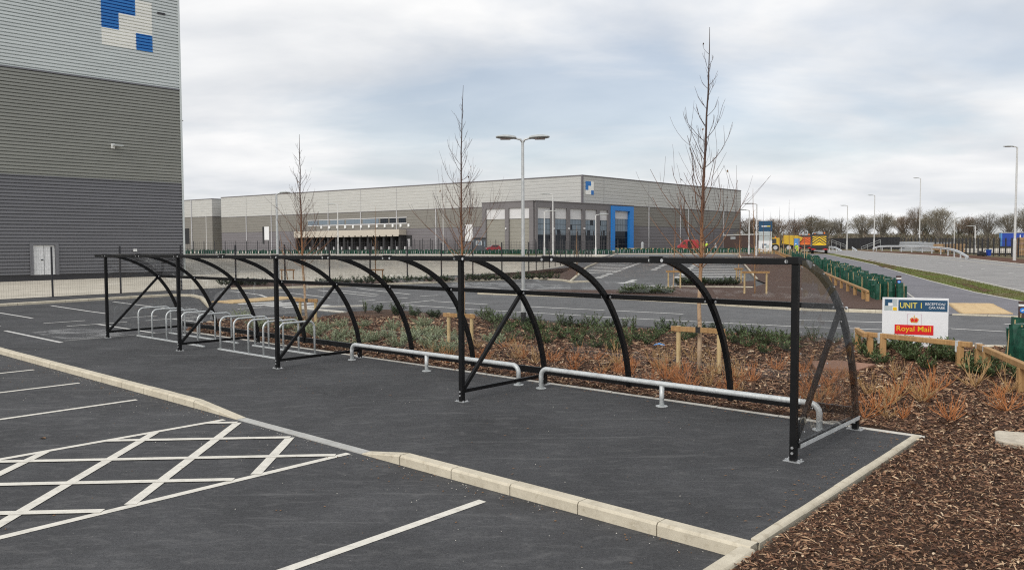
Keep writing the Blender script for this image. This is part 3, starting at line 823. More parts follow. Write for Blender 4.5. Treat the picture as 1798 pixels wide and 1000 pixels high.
# emblem on the right face
a0, zt = FR.sz(1028, 318); a1, zb2 = FR.sz(1042, 342)
cw, chh = (a1 - a0) / 3, (zt - zb2) / 3
for cx in range(3):
    for cy in range(3):
        b = MB(); FR.slab(b, a0 + cx * cw, a0 + (cx + 1) * cw, zt - (cy + 1) * chh, zt - cy * chh, .04, .10); world_part(b, 'emblem_block', 'clad_logo_blue' if (cx, cy) in cells else 'clad_logo_white', fw_)
# doors on the left face
for x0, x1, y0 in ((461, 473, 398),):
    b = MB(); FL.px(b, x0, y0, x0 + 3.5, 428, .0, .12); world_part(b, 'dark_door', 'dark_void', fw_)
    b = MB(); FL.px(b, x0 + 3.5, y0, x1, 421, .0, .14); world_part(b, 'roller_door', 'roller_white', fw_)
b = MB(); FL.px(b, 817, 394, 831, 423, .0, .14); world_part(b, 'roller_door', 'roller_white', fw_)
# window band above the dock
xs = [(541, 558), (560, 578), (580, 605), (608, 634), (637, 665), (668, 682), (684, 697), (700, 713)]
for i, (x0, x1) in enumerate(xs):
    yt = 388 - (i + 1) * .95; 
    a0, zt = FL.sz(x0, 381.8); a1, zb2 = FL.sz(x1, 387.6)
    zt, zb2 = 11.35, 10.0
    b = MB(); FL.slab(b, min(a0, a1), max(a0, a1), zb2, zt, .02, .09); fr = world_part(b, 'window', 'mullion' if i > 4 else 'window_pale', fw_)
    fr_m = MB(); lo, hi = min(a0, a1), max(a0, a1); n = 5 if i < 5 else 4
    for j in range(n):
        for r_ in range(2):
            s0_ = lo + (hi - lo) * (j + .08) / n; s1_ = lo + (hi - lo) * (j + .92) / n
            FL.slab(fr_m, s0_, s1_, zb2 + (zt - zb2) * (r_ + .1) / 2, zb2 + (zt - zb2) * (r_ + .9) / 2, .09, .11)
    fr_m.v = [(Vector(q) - Vector(fw_.location))[:] for q in fr_m.v]
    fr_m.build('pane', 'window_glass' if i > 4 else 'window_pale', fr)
    b = MB(); FL.slab(b, lo - .35, hi + .35, zb2 - .35, zb2 - .08, .03, .12); FL.slab(b, lo - .35, hi + .35, zt + .08, zt + .3, .03, .12); world_part(b, 'window_surround', 'panel_white', fw_)
# loading dock
a0, zc1 = FL.sz(530, 402.5); a1, zc0 = FL.sz(714, 411.5)
zc1, zc0 = 8.0, 6.35
for (xa, xb, mt) in ((530, 566, 'canopy_buff'), (566, 714, 'canopy_buff')):
    a, c = sorted((FL.sz(xa, 405)[0], FL.sz(xb, 405)[0]))
    b = MB(); FL.slab(b, a, c, zc0, zc1, .1, 3.4)
    n = max(2, int((c - a) / 2.4))
    for j in range(n):
        s0_ = a + (c - a) * j / n; s1_ = a + (c - a) * (j + 1) / n
        FL.slab(b, s0_ + .25, s1_ - .25, zc0 - .4, zc0, 3.2, 3.39)
    world_part(b, 'dock_canopy', mt, fw_)
for i in range(14):
    x = 531 + i * 13.9
    a = FL.sz(x, 420)[0]; c = FL.sz(x + 13.9, 420)[0]; a, c = sorted((a, c))
    b = MB(); FL.slab(b, a + .45, c - .45, ZG + 1.2, zc0 - .1, .06, .2); dd = world_part(b, 'dock_door', 'dock_black', fw_)
    b = MB(); FL.slab(b, a + 1.0, c - 1.0, ZG + 1.3, ZG + 3.6, .2, .3); b.v = [(Vector(q) - Vector(fw_.location))[:] for q in b.v]; b.build('door_panel', 'downpipe_grey', dd)
    b = MB(); FL.slab(b, c - .35, c + .35, ZG, zc0 - .05, .1, 2.6); world_part(b, 'dock_pillar', 'dock_black', fw_)
    b = MB(); FL.slab(b, a + .6, a + .9, ZG + .5, ZG + 1.4, .1, 3.0); world_part(b, 'dock_bumper', 'panel_white', fw_)
    if i > 1:
        m_ = (a + c) / 2; b = MB(); FL.slab(b, m_ - .32, m_ + .32, 8.75, 9.6, .03, .35); world_part(b, 'dock_light', 'white_paint', fw_)
# small block further left
S0 = at(374, 285); dl = (Bp - A).normalized(); dr = (Cp - A).normalized(); dl.z = dr.z = 0
SL = Face((S0.x, S0.y), (S0.x + dl.x * 60, S0.y + dl.y * 60)); SR = Face((S0.x, S0.y), (S0.x + dr.x * 40, S0.y + dr.y * 40))
sb = thing('warehouse', 'small pale grey warehouse block just right of the ribbed corner, in the far distance', 'warehouse', (S0.x, S0.y, ZG))
ZT2 = zat(374, 349.5, 285); ZM2 = zat(374, 380, 285)
b = MB(); q = [S0, S0 + dl * 60, S0 + dl * 60 + dr * 40, S0 + dr * 40]
b.prism([(p.x, p.y + .3) for p in q], ZG - .5, ZT2 - .2); world_part(b, 'wall', 'far_mid', sb)
for f in (SL, SR):
    world_part(clad(MB(), f, 0, f.L, ZM2, ZT2, PF, .04), 'upper_cladding', 'far_light', sb)
    world_part(clad(MB(), f, 0, f.L, ZG, ZM2 - .05, PF, .04), 'lower_cladding', 'far_mid', sb)
    b = MB(); f.slab(b, 0, f.L, ZM2 - .05, ZM2 + .05, -.1, .15); f.slab(b, 0, f.L, ZT2, ZT2 + .25, -.3, .15); world_part(b, 'flashing', 'far_dark', sb)
for x in (337,):
    a = SL.sz(x, 390)[0]; b = MB(); SL.slab(b, a - .16, a + .16, ZG, ZT2, .04, .3); world_part(b, 'downpipe', 'downpipe_grey', sb)
b = MB(); SL.px(b, 325, 401, 333, 428, .0, .12); world_part(b, 'dark_door', 'dark_void', sb)
# office wing
O = at(938, 185); OL = at(848.5, 194); OR = at(1110, 210.6)
OFL = Face((O.x, O.y), (OL.x, OL.y)); OFR = Face((O.x, O.y), (OR.x, OR.y))
of = thing('office_wing', 'glazed office wing with a blue entrance portal at the corner of the long warehouse', 'office', (O.x, O.y, 1.5))
ZO = zat(938, 352.8, 185); n1_, n2_ = -OFR.n, -OFL.n
b = MB(); b.prism([(O.x, O.y + .2), (OR.x - .2, OR.y + .2), (OR.x - 7, OR.y + 8), (20, 214), (-2, 218), (OL.x + .2, OL.y + .2)], 1.0, ZO - .1); world_part(b, 'wall', 'office_frame', of)
zw1 = 11.9; zw0 = 9.35
for i, (x0, x1) in enumerate(((942, 965.5), (972.6, 993.5), (999, 1020), (1025.7, 1046), (1051, 1065))):
    a, c = OFR.sz(x0, 400)[0], OFR.sz(x1, 400)[0]
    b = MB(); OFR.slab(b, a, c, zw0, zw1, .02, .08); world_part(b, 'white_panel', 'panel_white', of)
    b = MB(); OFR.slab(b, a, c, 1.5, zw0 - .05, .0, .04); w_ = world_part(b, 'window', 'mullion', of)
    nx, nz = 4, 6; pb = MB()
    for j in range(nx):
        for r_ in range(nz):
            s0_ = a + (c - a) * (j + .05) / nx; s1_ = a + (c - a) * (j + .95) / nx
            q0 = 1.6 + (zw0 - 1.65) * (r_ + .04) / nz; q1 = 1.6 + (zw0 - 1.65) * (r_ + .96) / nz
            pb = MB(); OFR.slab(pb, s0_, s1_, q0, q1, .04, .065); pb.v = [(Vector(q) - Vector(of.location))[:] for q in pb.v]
            pb.build('pane', 'window_pale' if r_ > 2 and rnd.random() < .82 else 'window_glass', w_)  # reflection put into pane colour: lower rows dark as if mirroring trees
edges = [938.2, 942, 965.5, 972.6, 993.5, 999, 1020, 1025.7, 1046, 1051, 1065, 1070]
for x0, x1 in zip(edges[0::2], edges[1::2]):
    b = MB(); OFR.slab(b, OFR.sz(x0, 400)[0], OFR.sz(x1, 400)[0], 1.5, zw1, .0, .45); world_part(b, 'pilaster', 'office_frame', of)
b = MB(); OFR.slab(b, OFR.sz(938.2, 400)[0], OFR.sz(1070, 400)[0], zw1, ZO, .0, .452); OFR.slab(b, -.3, OFR.L, ZO, ZO + .2, -.5, .6); world_part(b, 'parapet', 'office_frame', of)
# blue portal
a, c = OFR.sz(1070, 400)[0], OFR.sz(1108, 400)[0]; ai, ci = OFR.sz(1075.5, 400)[0], OFR.sz(1101.5, 400)[0]
zp = OFR.sz(1072, 361.5)[1]; zi = OFR.sz(1080, 370)[1]; zq = OFR.sz(1080, 384)[1]
b = MB(); OFR.slab(b, a, ai, 1.5, zp, .0, .9); OFR.slab(b, ci, c, 1.5, zp, .0, .9); OFR.slab(b, ai, ci, zi, zp, .0, .9); world_part(b, 'portal', 'portal_blue', of)
b = MB(); OFR.slab(b, ai, ci, zq, zi, .0, .1); world_part(b, 'white_panel', 'panel_white', of)
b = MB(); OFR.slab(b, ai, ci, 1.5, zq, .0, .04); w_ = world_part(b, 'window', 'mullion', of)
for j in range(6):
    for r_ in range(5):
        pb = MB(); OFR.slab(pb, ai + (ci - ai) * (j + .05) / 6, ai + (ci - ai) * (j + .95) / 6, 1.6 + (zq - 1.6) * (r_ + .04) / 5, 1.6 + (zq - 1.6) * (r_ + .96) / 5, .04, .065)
        pb.v = [(Vector(q) - Vector(of.location))[:] for q in pb.v]; pb.build('pane', 'window_pale' if r_ > 2 else 'window_glass', w_)  # portal glass likewise: dark tree reflection coloured into the lower panes
# left side of the office
for x0, x1 in ((854.7, 888.4), (895, 931)):
    a, c = sorted((OFL.sz(x0, 400)[0], OFL.sz(x1, 400)[0]))
    b = MB(); OFL.slab(b, a, c, zw0, zw1, .02, .08); world_part(b, 'white_panel', 'panel_white', of)
    world_part(clad(MB(), OFL, a, c, 1.5, zw0 - .1, PF, .04), 'olive_panel', 'office_olive', of)
for x0, x1 in ((848.5, 854.7), (888.4, 895), (931, 938.2)):
    a, c = sorted((OFL.sz(x0, 400)[0], OFL.sz(x1, 400)[0]))
    b = MB(); OFL.slab(b, a, c, 1.5, zw1, .0, .45); world_part(b, 'pilaster', 'office_frame', of)
b = MB(); OFL.slab(b, 0.01, OFL.L, zw1, ZO, .0, .452); OFL.slab(b, -.01, OFL.L, ZO, ZO + .2, -.5, .6); world_part(b, 'parapet', 'office_frame', of)
for x, y in ((891, 401), (996, 401), (1023, 401), (969, 401)):
    f = OFL if x < 935 else OFR; a, z = f.sz(x, y); b = MB(); f.slab(b, a - .18, a + .18, z - .2, z + .2, .45, .75); world_part(b, 'wall_lamp', 'panel_white', of)
# brown enclosure right of the warehouse
E0, E1 = at(1270, 215), at(1333, 200)
EF = Face((E0.x, E0.y), (E1.x, E1.y)); en = thing('enclosure_wall', 'dark brown boarded enclosure with a pale coping right of the long warehouse', 'wall', (E0.x, E0.y, T(215)))
ze = zat(1300, 413, 207)
b = MB(); EF.slab(b, 0, EF.L, 1.3, ze, -.3, 0); world_part(b, 'wall', 'enclosure_brown', en)
b = MB(); EF.slab(b, -.1, EF.L + .1, ze, ze + .3, -.4, .12); world_part(b, 'coping', 'lamp_pole_far', en)
a0, z1_ = EF.sz(1283, 415.5); a1, z0_ = EF.sz(1291.5, 420); b = MB(); EF.slab(b, a0, a1, z0_, z1_, .0, .06); world_part(b, 'notice', 'pale_plastic', en)
# ================================================================== CYCLE SHELTER (local x runs right along it, y back, z up)
POSTS = [0.0, 5.161, 10.314, 14.458, 18.606]          # u of the upright frames
sh = thing('cycle_shelter', 'long open black cycle shelter with curved ribs and clear sheets on the dark pad', 'cycle shelter', SP0, -TH)
BH = 2.19
PROF = [(0, 2.19), (.20, 2.185), (.45, 2.125), (.78, 2.0), (1.10, 1.82), (1.38, 1.585), (1.62, 1.27), (1.80, .94), (1.93, .58), (1.985, .30), (2.0, .16)]
def spl(pts, n):
    out = []; k = len(pts)
    for i in range(k - 1):
        p0, p1, p2, p3 = pts[max(0, i - 1)], pts[i], pts[i + 1], pts[min(k - 1, i + 2)]
        for j in range(n):
            t = j / n
            out.append(tuple(.5 * ((2 * p1[a]) + (-p0[a] + p2[a]) * t + (2 * p0[a] - 5 * p1[a] + 4 * p2[a] - p3[a]) * t * t + (-p0[a] + 3 * p1[a] - 3 * p2[a] + p3[a]) * t ** 3) for a in range(len(p1))))
    out.append(pts[-1]); return out
ARC = spl(PROF, 3)
def sweep(b, x, prof, w, h, close_ends=True):
    """square tube bent along (y,z) profile at x"""
    vs = []; n = len(prof)
    for i, (y, z) in enumerate(prof):
        a = prof[max(0, i - 1)]; c = prof[min(n - 1, i + 1)]; t = Vector((0, c[0] - a[0], c[1] - a[1])).normalized(); nn = Vector((0, -t.z, t.y))
        p = Vector((x, y, z))
        for sx, sn in ((-1, -1), (1, -1), (1, 1), (-1, 1)): vs.append(p + Vector((sx * w / 2, 0, 0)) + nn * (sn * h / 2))
    fs = [(i * 4 + j, i * 4 + (j + 1) % 4, i * 4 + 4 + (j + 1) % 4, i * 4 + 4 + j) for i in range(n - 1) for j in range(4)]
    fs += [(3, 2, 1, 0), tuple((n - 1) * 4 + j for j in range(4))]
    b.add(vs, fs); return b
def bolt(b, p, ax, r=.013, h=.010):
    p = Vector(p); ax = Vector(ax); b.tube([p, p + ax * h], r, 6)
SIDE_BAYS = []
# front posts with foot plates
for i, u in enumerate(POSTS):
    x = -u
    b = MB(); b.bar((x, 0, .012), (x, 0, BH - .03), .072, .07); po = b.build('post', 'black_steel', sh, bevel=.006)
    b = MB(); b.box((0, 0, .006), (.19, .13, .012)); b.v = [(q[0] + x, q[1], q[2]) for q in b.v]; b.build('foot_plate', 'base_plate', po)
    b = MB()
    for sx in (-.07, .07):
        for sy in (-.042, .042): b.tube([(x + sx, sy, .012), (x + sx, sy, .032)], .011, 6)
    for z in (.10, .16): bolt(b, (x, -.039, z), (0, -1, 0), .016)
    b.build('bolt', 'bolt_steel', po)
    # rear foot below the rib
    b = MB(); b.bar((x, 2.0, .012), (x, 2.0, .26), .075, .07); rp = b.build('rear_foot', 'black_steel', sh, bevel=.006)
    b = MB(); b.box((x, 2.0, .006), (.19, .13, .012)); b.build('foot_plate', 'base_plate', rp)
    b = MB()
    for sx in (-.07, .07):
        for sy in (-.042, .042): b.tube([(x + sx, 2 + sy, .012), (x + sx, 2 + sy, .032)], .011, 6)
    for z in (.10, .16): bolt(b, (x, 1.963, z), (0, -1, 0), .016)
    b.build('bolt', 'bolt_steel', rp)
    # side rail and diagonal brace
    if i != 0 or True:
        b = MB(); b.bar((x, .03, .165), (x, 1.98, .165), .045, .055); b.build('side_rail', 'black_steel', sh)
        b = MB(); b.bar((x, .04, .20), (x, 1.355, 1.565), .05, .055); b.build('brace', 'black_steel', sh)
# ribs
RIBS = []
for i in range(4):
    n = 3 if i < 2 else 2
    for j in range(n): RIBS.append(POSTS[i] + (POSTS[i + 1] - POSTS[i]) * j / n)
RIBS.append(POSTS[-1])
for u in RIBS:
    end = u in POSTS
    sweep(MB(), -u, ARC, .066, .07).build('rib', 'black_steel', sh)
# front beam in lengths with collars, purlin and rear rail
for i in range(4):
    a, c = -POSTS[i], -POSTS[i + 1]
    a_ = a + (.05 if i == 0 else 0); c_ = c - (.62 if i == 3 else 0)
    b = MB(); b.bar((a_, -.01, BH), (c_, -.01, BH), .07, .068); b.build('front_beam', 'black_steel', sh, bevel=.005)
    b = MB(); b.bar((a, 1.41, 1.615), (c, 1.41, 1.615), .07, .07); b.build('purlin', 'black_steel', sh, bevel=.005)
    b = MB(); b.bar((a, 2.0, .235), (c, 2.0, .235), .055, .11); b.build('rear_rail', 'black_steel', sh, bevel=.005)
bm_ = MB()
for u in RIBS:
    for s_ in (-1, 1):
        if abs(u) > .1 or s_ < 0: bm_.tube([(-u + s_ * .085, -.052, BH), (-u + s_ * .085, -.040, BH)], .021, 8)
        bm_.tube([(-u + s_ * .075, 1.362, 1.60), (-u + s_ * .075, 1.385, 1.612)], .018, 6)
bm_.build('bolt_cap', 'bolt_steel', sh)
cl = MB()
for u in RIBS: cl.box((-u - .02, -.008, BH + .014), (.14, .088, .075))
cl.build('beam_collar', 'black_steel', sh)
# clear curved sheets between the ribs, 4 mm thick
for a, c in zip(RIBS[:-1], RIBS[1:]):
    b = MB(); vs, fs = [], []
    pr = [(y + 0.0, z + .034 + .0) if k_ < 12 else (y + .034, z) for k_, (y, z) in enumerate(ARC)]
    outp = []
    for k_, (y, z) in enumerate(ARC):
        p_ = ARC[max(0, k_ - 1)]; q_ = ARC[min(len(ARC) - 1, k_ + 1)]; t = Vector((q_[0] - p_[0], q_[1] - p_[1])).normalized(); outp.append((y - t.y * .042, z + t.x * .042, t))
    for y, z, t in outp:
        for x in (-a, -c):
            vs.append((x, y, z)); vs.append((x, y - t.y * .004, z + t.x * .004))
    for k_ in range(len(outp) - 1):
        o = k_ * 4; fs += [(o, o + 2, o + 6, o + 4), (o + 1, o + 5, o + 7, o + 3), (o, o + 4, o + 5, o + 1), (o + 2, o + 3, o + 7, o + 6)]
    fs += [(0, 1, 3, 2), (len(vs) - 4, len(vs) - 2, len(vs) - 1, len(vs) - 3)]
    b.add(vs, fs); b.build('roof_sheet', 'clear_sheet', sh, smooth=False)
# gable sheets at both ends
for x, mt in ((.052, 'clear_end_sheet'), (-POSTS[-1] - .056, 'clear_sheet')):
    poly = [(.03, .15)] + [(.03, 2.2)] + [(y, z + .02) for y, z in ARC[3:]] + [(1.99, .15)]
    b = MB(); n = len(poly); vs = [(x, y, z) for y, z in poly] + [(x + .004, y, z) for y, z in poly]
    b.add(vs, [tuple(range(n - 1, -1, -1)), tuple(range(n, 2 * n))] + [(i, (i + 1) % n, n + (i + 1) % n, n + i) for i in range(n)])
    gs = b.build('gable_sheet', mt, sh)
b = MB()
xx = .057
for k_ in range(9): bolt(b, (xx, .015, .25 + k_ * .235), (1, 0, 0), .010, .008)
for y, z in ARC[5::3]: bolt(b, (xx, y, z - .01), (1, 0, 0), .010, .008)
for k_ in range(6): bolt(b, (xx, .2 + k_ * .32, .165), (1, 0, 0), .010, .008)
for k_ in range(6): bolt(b, (xx, .15 + k_ * .22, .31 + k_ * .228), (1, 0, 0), .010, .008)
b.build('sheet_bolt', 'bolt_steel', sh)
b = MB(); b.bar((.060, .05, .168), (.060, 1.97, .168), .004, .045); b.build('side_trim', 'galvanised', sh)

# ------------------------------------------------------------------ toast racks and scooter rails
def local_thing(name, label, cat, u, v, group=None):
    return thing(name, label, cat, W(u, v, .006), -TH, group)
def toast_rack(u0, u1, label):
    t = local_thing('bike_rack', label, 'bike rack', (u0 + u1) / 2, 1.12, 'galvanised bike racks under the shelter')
    hw = .44; L = u0 - u1
    for y in (-hw, hw):
        b = MB(); b.bar((-L / 2 - .10, y, .018), (L / 2 + .32, y, .018), .045, .03); b.build('base_rail', 'galvanised', t)
        b = MB()
        for x in (-L / 2 + .4, L / 2 - .2): bolt(b, (x, y, .033), (0, 0, 1), .016, .014)
        b.build('anchor_bolt', 'bolt_steel', t)
    for i in range(5):
        x = -L / 2 + L * i / 4; R = .15; H = .765
        pts = [(x, -hw, .03)] + [(x, -hw + R - R * math.cos(a), H - R + R * math.sin(a)) for a in [k_ * math.pi / 12 for k_ in range(7)]]
        pts += [(x, hw - R + R * math.sin(a), H - R + R * math.cos(a)) for a in [k_ * math.pi / 12 for k_ in range(7)]] + [(x, hw, .03)]
        MB().tube(pts, .0215, 10).build('hoop', 'galvanised', t, smooth=True)
    return t
toast_rack(18.28, 14.95, 'galvanised five-hoop bike rack at the far end of the shelter, nearest the ribbed warehouse')
toast_rack(13.85, 11.35, 'galvanised five-hoop bike rack in the middle bays, beside the low rail')
def low_rail(u0, u1, label, v=1.65):
    t = local_thing('low_rail', label, 'parking rail', (u0 + u1) / 2, v, 'low galvanised rails under the shelter')
    L = u0 - u1; H = .335; R = .13
    pts = [(-L / 2, 0, .006)] + [(-L / 2 + R - R * math.cos(a), 0, H - R + R * math.sin(a)) for a in [k_ * math.pi / 14 for k_ in range(8)]]
    pts += [(L / 2 - R + R * math.sin(a), 0, H - R + R * math.cos(a)) for a in [k_ * math.pi / 14 for k_ in range(8)]] + [(L / 2, 0, .006)]
    MB().tube(pts, .039, 14).build('rail', 'galvanised', t, smooth=True)
    MB().tube([(0, 0, .006), (0, 0, H - .03)], .036, 14).build('leg', 'galvanised', t, smooth=True)
    for x in (-L / 2, 0, L / 2):
        b = MB(); b.tube([(x, 0, 0), (x, 0, .010)], .088, 18); fl = b.build('flange', 'galvanised', t)
        b = MB()
        for k_ in range(4): b.tube([(x + .066 * math.cos(k_ * 1.571 + .6), .066 * math.sin(k_ * 1.571 + .6), .010), (x + .066 * math.cos(k_ * 1.571 + .6), .066 * math.sin(k_ * 1.571 + .6), .020)], .009, 6)
        b.build('bolt', 'bolt_steel', fl)
low_rail(10.13, 5.45, 'low galvanised rail on three legs in the bay beside the bike racks')
low_rail(4.95, .33, 'low galvanised rail on three legs in the bay nearest the clear gable sheet')

# ------------------------------------------------------------------ unit sign
sa, sb_ = G(1548, 608), G(1664, 613); sw = (sb_ - sa); sw.z = 0; SWD = sw.length
sg = thing('unit_sign', 'white UNIT 1 reception and car park board with a red band beside the road', 'sign', (sa.x, sa.y, .0), math.atan2(sw.y, sw.x))
SH = 1.06; z0s = .10; s0 = z0s + 0
b = MB(); b.box((SWD / 2, 0, s0 + SH / 2), (SWD, .05, SH)); b.build('board', 'sign_white', sg, bevel=.006)
b = MB(); b.box((SWD / 2, .01, s0 / 2), (SWD - .14, .06, s0)); b.build('plinth', 'sign_white', sg)
def flat(x0, x1, f0, f1, y, mat, name, parent=sg):
    """print film on the board, fractions measured from the left and from the top"""
    b = MB(); b.box(((x0 + x1) / 2 * SWD, y, s0 + SH * (1 - (f0 + f1) / 2)), ((x1 - x0) * SWD, .004, (f1 - f0) * SH)); return b.build(name, mat, parent)
Y0 = -.027
ban = flat(.247, .983, .045, .288, Y0, 'sign_navy', 'navy_band')
flat(.030, .230, .030, .285, Y0, 'sign_grey', 'emblem')
flat(.036, .160, .038, .185, Y0 - .003, 'sign_white', 'emblem_block'); flat(.040, .155, .038, .115, Y0 - .006, 'sign_navy', 'emblem_block'); flat(.040, .090, .115, .180, Y0 - .006, 'sign_navy', 'emblem_block')
flat(.155, .228, .200, .283, Y0 - .003, 'sign_white', 'emblem_block'); flat(.163, .225, .210, .280, Y0 - .006, 'sign_yellow', 'emblem_block')
zt = lambda f: s0 + SH * (1 - f)
lettering('UNIT 1', .272 * SWD, .600 * SWD, zt(.165), Y0 - .003, 'sign_lemon', sg, h=.120 * SH, bold=.004)
lettering('RECEPTION/', .655 * SWD, .952 * SWD, zt(.128), Y0 - .003, 'sign_white', sg, h=.056 * SH, bold=.004)
lettering('CAR PARK', .705 * SWD, .952 * SWD, zt(.205), Y0 - .003, 'sign_white', sg, h=.052 * SH, bold=.004)
flat(.386, .600, .352, .640, Y0, 'sign_mauve', 'crest_border'); flat(.391, .595, .357, .640, Y0 - .003, 'sign_white', 'crest_panel')
# crown
cx_, cz_ = .492 * SWD, zt(.475); cr = MB()
def crown_box(b, x, z, w, h, y=Y0 - .006): b.box((cx_ + x, y, cz_ + z), (w, .004, h))
b = MB(); crown_box(b, 0, -.058, .135, .022); b.build('crown_band', 'sign_gold', sg)
b = MB()
for k_ in range(5): crown_box(b, -.054 + k_ * .027, -.058, .012, .012, Y0 - .009)
b.build('crown_jewel', 'sign_red', sg)
pl = [(cx_ - .075, cz_ - .046), (cx_ - .088, cz_ + .02), (cx_ - .05, cz_ + .048), (cx_ - .015, cz_ + .02), (cx_, cz_ + .045), (cx_ + .015, cz_ + .02), (cx_ + .05, cz_ + .048), (cx_ + .088, cz_ + .02), (cx_ + .075, cz_ - .046)]
b = MB(); n = len(pl); b.add([(x, Y0 - .004, z) for x, z in pl] + [(x, Y0 - .008, z) for x, z in pl], [tuple(range(n)), tuple(range(2 * n - 1, n - 1, -1))] + [(i, (i + 1) % n, n + (i + 1) % n, n + i) for i in range(n)]); b.build('crown_cap', 'sign_red', sg)
b = MB()
for s_ in (-1, 0, 1):
    pts = [(cx_ + s_ * .062 * (1 - t) ** .6 * (1 if s_ else 0), Y0 - .010, cz_ - .045 + .10 * t - (.02 * math.sin(t * 3.1) if s_ else 0)) for t in (0, .25, .5, .75, 1)]
    if s_: pts = [(cx_ + s_ * (.07 + .018 * math.sin(t * 3.14)) * (1 - .85 * t ** 2), Y0 - .010, cz_ - .045 + .105 * t) for t in (0, .2, .4, .6, .8, 1)]
    b.tube(pts, .006, 6)
for x, z in ((0, .075), (-.085, .0), (.085, .0), (-.045, .045), (.045, .045)): b.tube([(cx_ + x, Y0 - .006, cz_ + z), (cx_ + x, Y0 - .014, cz_ + z)], .011, 8)
crown_box(b, 0, .092, .008, .034); crown_box(b, 0, .095, .024, .008, Y0 - .0075)
b.build('crown_arch', 'sign_gold', sg)
flat(.195, .782, .590, .800, Y0 - .003, 'sign_red', 'red_band')
lettering('Royal Mail', .225 * SWD, .745 * SWD, zt(.690), Y0 - .006, 'sign_yellow', sg, h=.150 * SH, bold=.006)

# ------------------------------------------------------------------ brown bollards with a blue disc
def bollard(p, h, label, rz):
    t = thing('bollard', label, 'bollard', p, rz, 'brown marker bollards by the road')
    b = MB(); b.box((0, 0, h * .44), (.17, .17, h * .88)); b.build('shaft', 'bollard_brown', t, bevel=.012)
    b = MB(); b.box((0, 0, h * .905), (.172, .172, h * .05)); b.build('white_band', 'white_paint', t)
    b = MB(); b.box((0, 0, h * .965), (.17, .17, h * .07)); b.build('cap', 'bollard_brown', t, bevel=.012)
    b = MB(); b.tube([(0, -.085, h * .78), (0, -.091, h * .78)], .062, 20); d = b.build('disc', 'sign_blue', t)
    b = MB(); b.box((.01, -.093, h * .785), (.05, .004, .018)); b.box((-.018, -.093, h * .772), (.02, .004, .03)); b.build('disc_mark', 'white_paint', d)
bp = G(1577, 531); bollard(bp, zat(1575, 484, bp.y) - bp.z, 'brown bollard with a blue disc where the green guard row meets the footpath', -.2)
bp = G(1794, 600); bollard(bp, zat(1794, 532, bp.y) - bp.z + .05, 'brown bollard with a blue disc behind the timber rail at the right edge', -.5)

# ------------------------------------------------------------------ knee rails of timber
def knee_rail(name, label, segs, posts, h=.50, straps=(), group=None, mat='timber', sec=.10, pw=.12):
    base = Vector(segs[0][0]); t = thing(name, label, 'knee rail', (base.x, base.y, T(base.y)), 0, group); off = Vector(t.location)
    for p, q in segs:
        p, q = Vector(p), Vector(q); p.z = T(p.y) + h; q.z = T(q.y) + h
        b = MB()
        d = (q - p).normalized(); x = d.cross(Vector((0, 0, 1))).normalized()
        b.bar(p - off, q - off, sec, sec); b.build('rail', mat, t, bevel=.012)
    pm = []
    for p in posts:
        p = Vector(p); b = MB(); zz = T(p.y)
        d = Vector(segs[0][1]) - Vector(segs[0][0])
        b.bar((p.x - off.x, p.y - off.y, zz - .05 - off.z), (p.x - off.x, p.y - off.y, zz + h - sec * .45 - off.z), pw, pw, up=(d.x, d.y, 0)); b.build('post', mat, t, bevel=.01)
    for p, d in straps:
        p = Vector(p); d = Vector(d); d.z = 0; d.normalize(); zz = T(p.y) + h; n = Vector((d.y, -d.x, 0))
        b = MB()
        for sg_ in (-1, 1): b.bar(Vector((p.x, p.y, zz + sec * .52)) + n * (sg_ * (sec * .5 + .003)) - off, Vector((p.x, p.y, zz - .16)) + n * (sg_ * (sec * .5 + .003)) - off, .055, .004, up=n)
        b.bar(Vector((p.x, p.y, zz + sec * .5 + .003)) - d * .0275 - off, Vector((p.x, p.y, zz + sec * .5 + .003)) + d * .0275 - off, sec + .012, .005)
        b.build('strap', 'galvanised', t)
    return t
def top_of(px, py, h):     # plan point of something h above the ground seen at px,py
    return G(px, py, h)
hr = .46
r1a, r1b = top_of(1503, 578, hr), top_of(1519, 588, hr)
r2a, r2b = top_of(1519, 586, hr), top_of(1706, 605, hr)
r3a, r3b = top_of(1716, 606, hr), top_of(1830, 656, hr)
d2 = (r2b - r2a).normalized(); d3 = (r3b - r3a).normalized()
knee_rail('knee_rail', 'tan timber knee rail in front of the UNIT 1 board, bent round at both ends', [(r1a, r1b + (r1b - r1a).normalized() * .0), (r2a, r2b), (r3a, r3b)],
          [r1a + (r1b - r1a) * .25, r2a + d2 * .12, r2a + d2 * .42, r2b - d2 * .22, r3a + d3 * .12, r3a + d3 * .62, r3a + d3 * 2.6], hr, [(r2a + d2 * .36, d2), (r2b - d2 * .26, d2), (r3a + d3 * .12, d3), (r3a + d3 * .58, d3), (r1a + (r1b - r1a) * .1, r1b - r1a)], mat='timber')
# rail along the green guards
q = [top_of(x, y, .5) for x, y in ((1330, 438.6), (1361, 440), (1385, 449), (1420, 464.5), (1447, 479), (1524, 511.5))]
segs = list(zip(q[:-1], q[1:])); ps = []
for a, c in segs:
    n = max(1, int((c - a).length / 2.2))
    ps += [a + (c - a) * ((i + .5) / n) for i in range(n)]
ps.append(q[-1] + (q[-2] - q[-1]).normalized() * .12)
knee_rail('knee_rail', 'long timber knee rail running beside the green plant guards towards the totem sign', segs, ps, .5)
q = [top_of(x, y, .5) for x, y in ((1081, 436.6), (1335, 437.6))]
n = 22; knee_rail('knee_rail', 'pale timber knee rail across the far edge of the car park, below the van', [(q[0], q[1])], [q[0] + (q[1] - q[0]) * ((i + .5) / n) for i in range(n)], .55, mat='timber_pale', sec=.16, pw=.16)

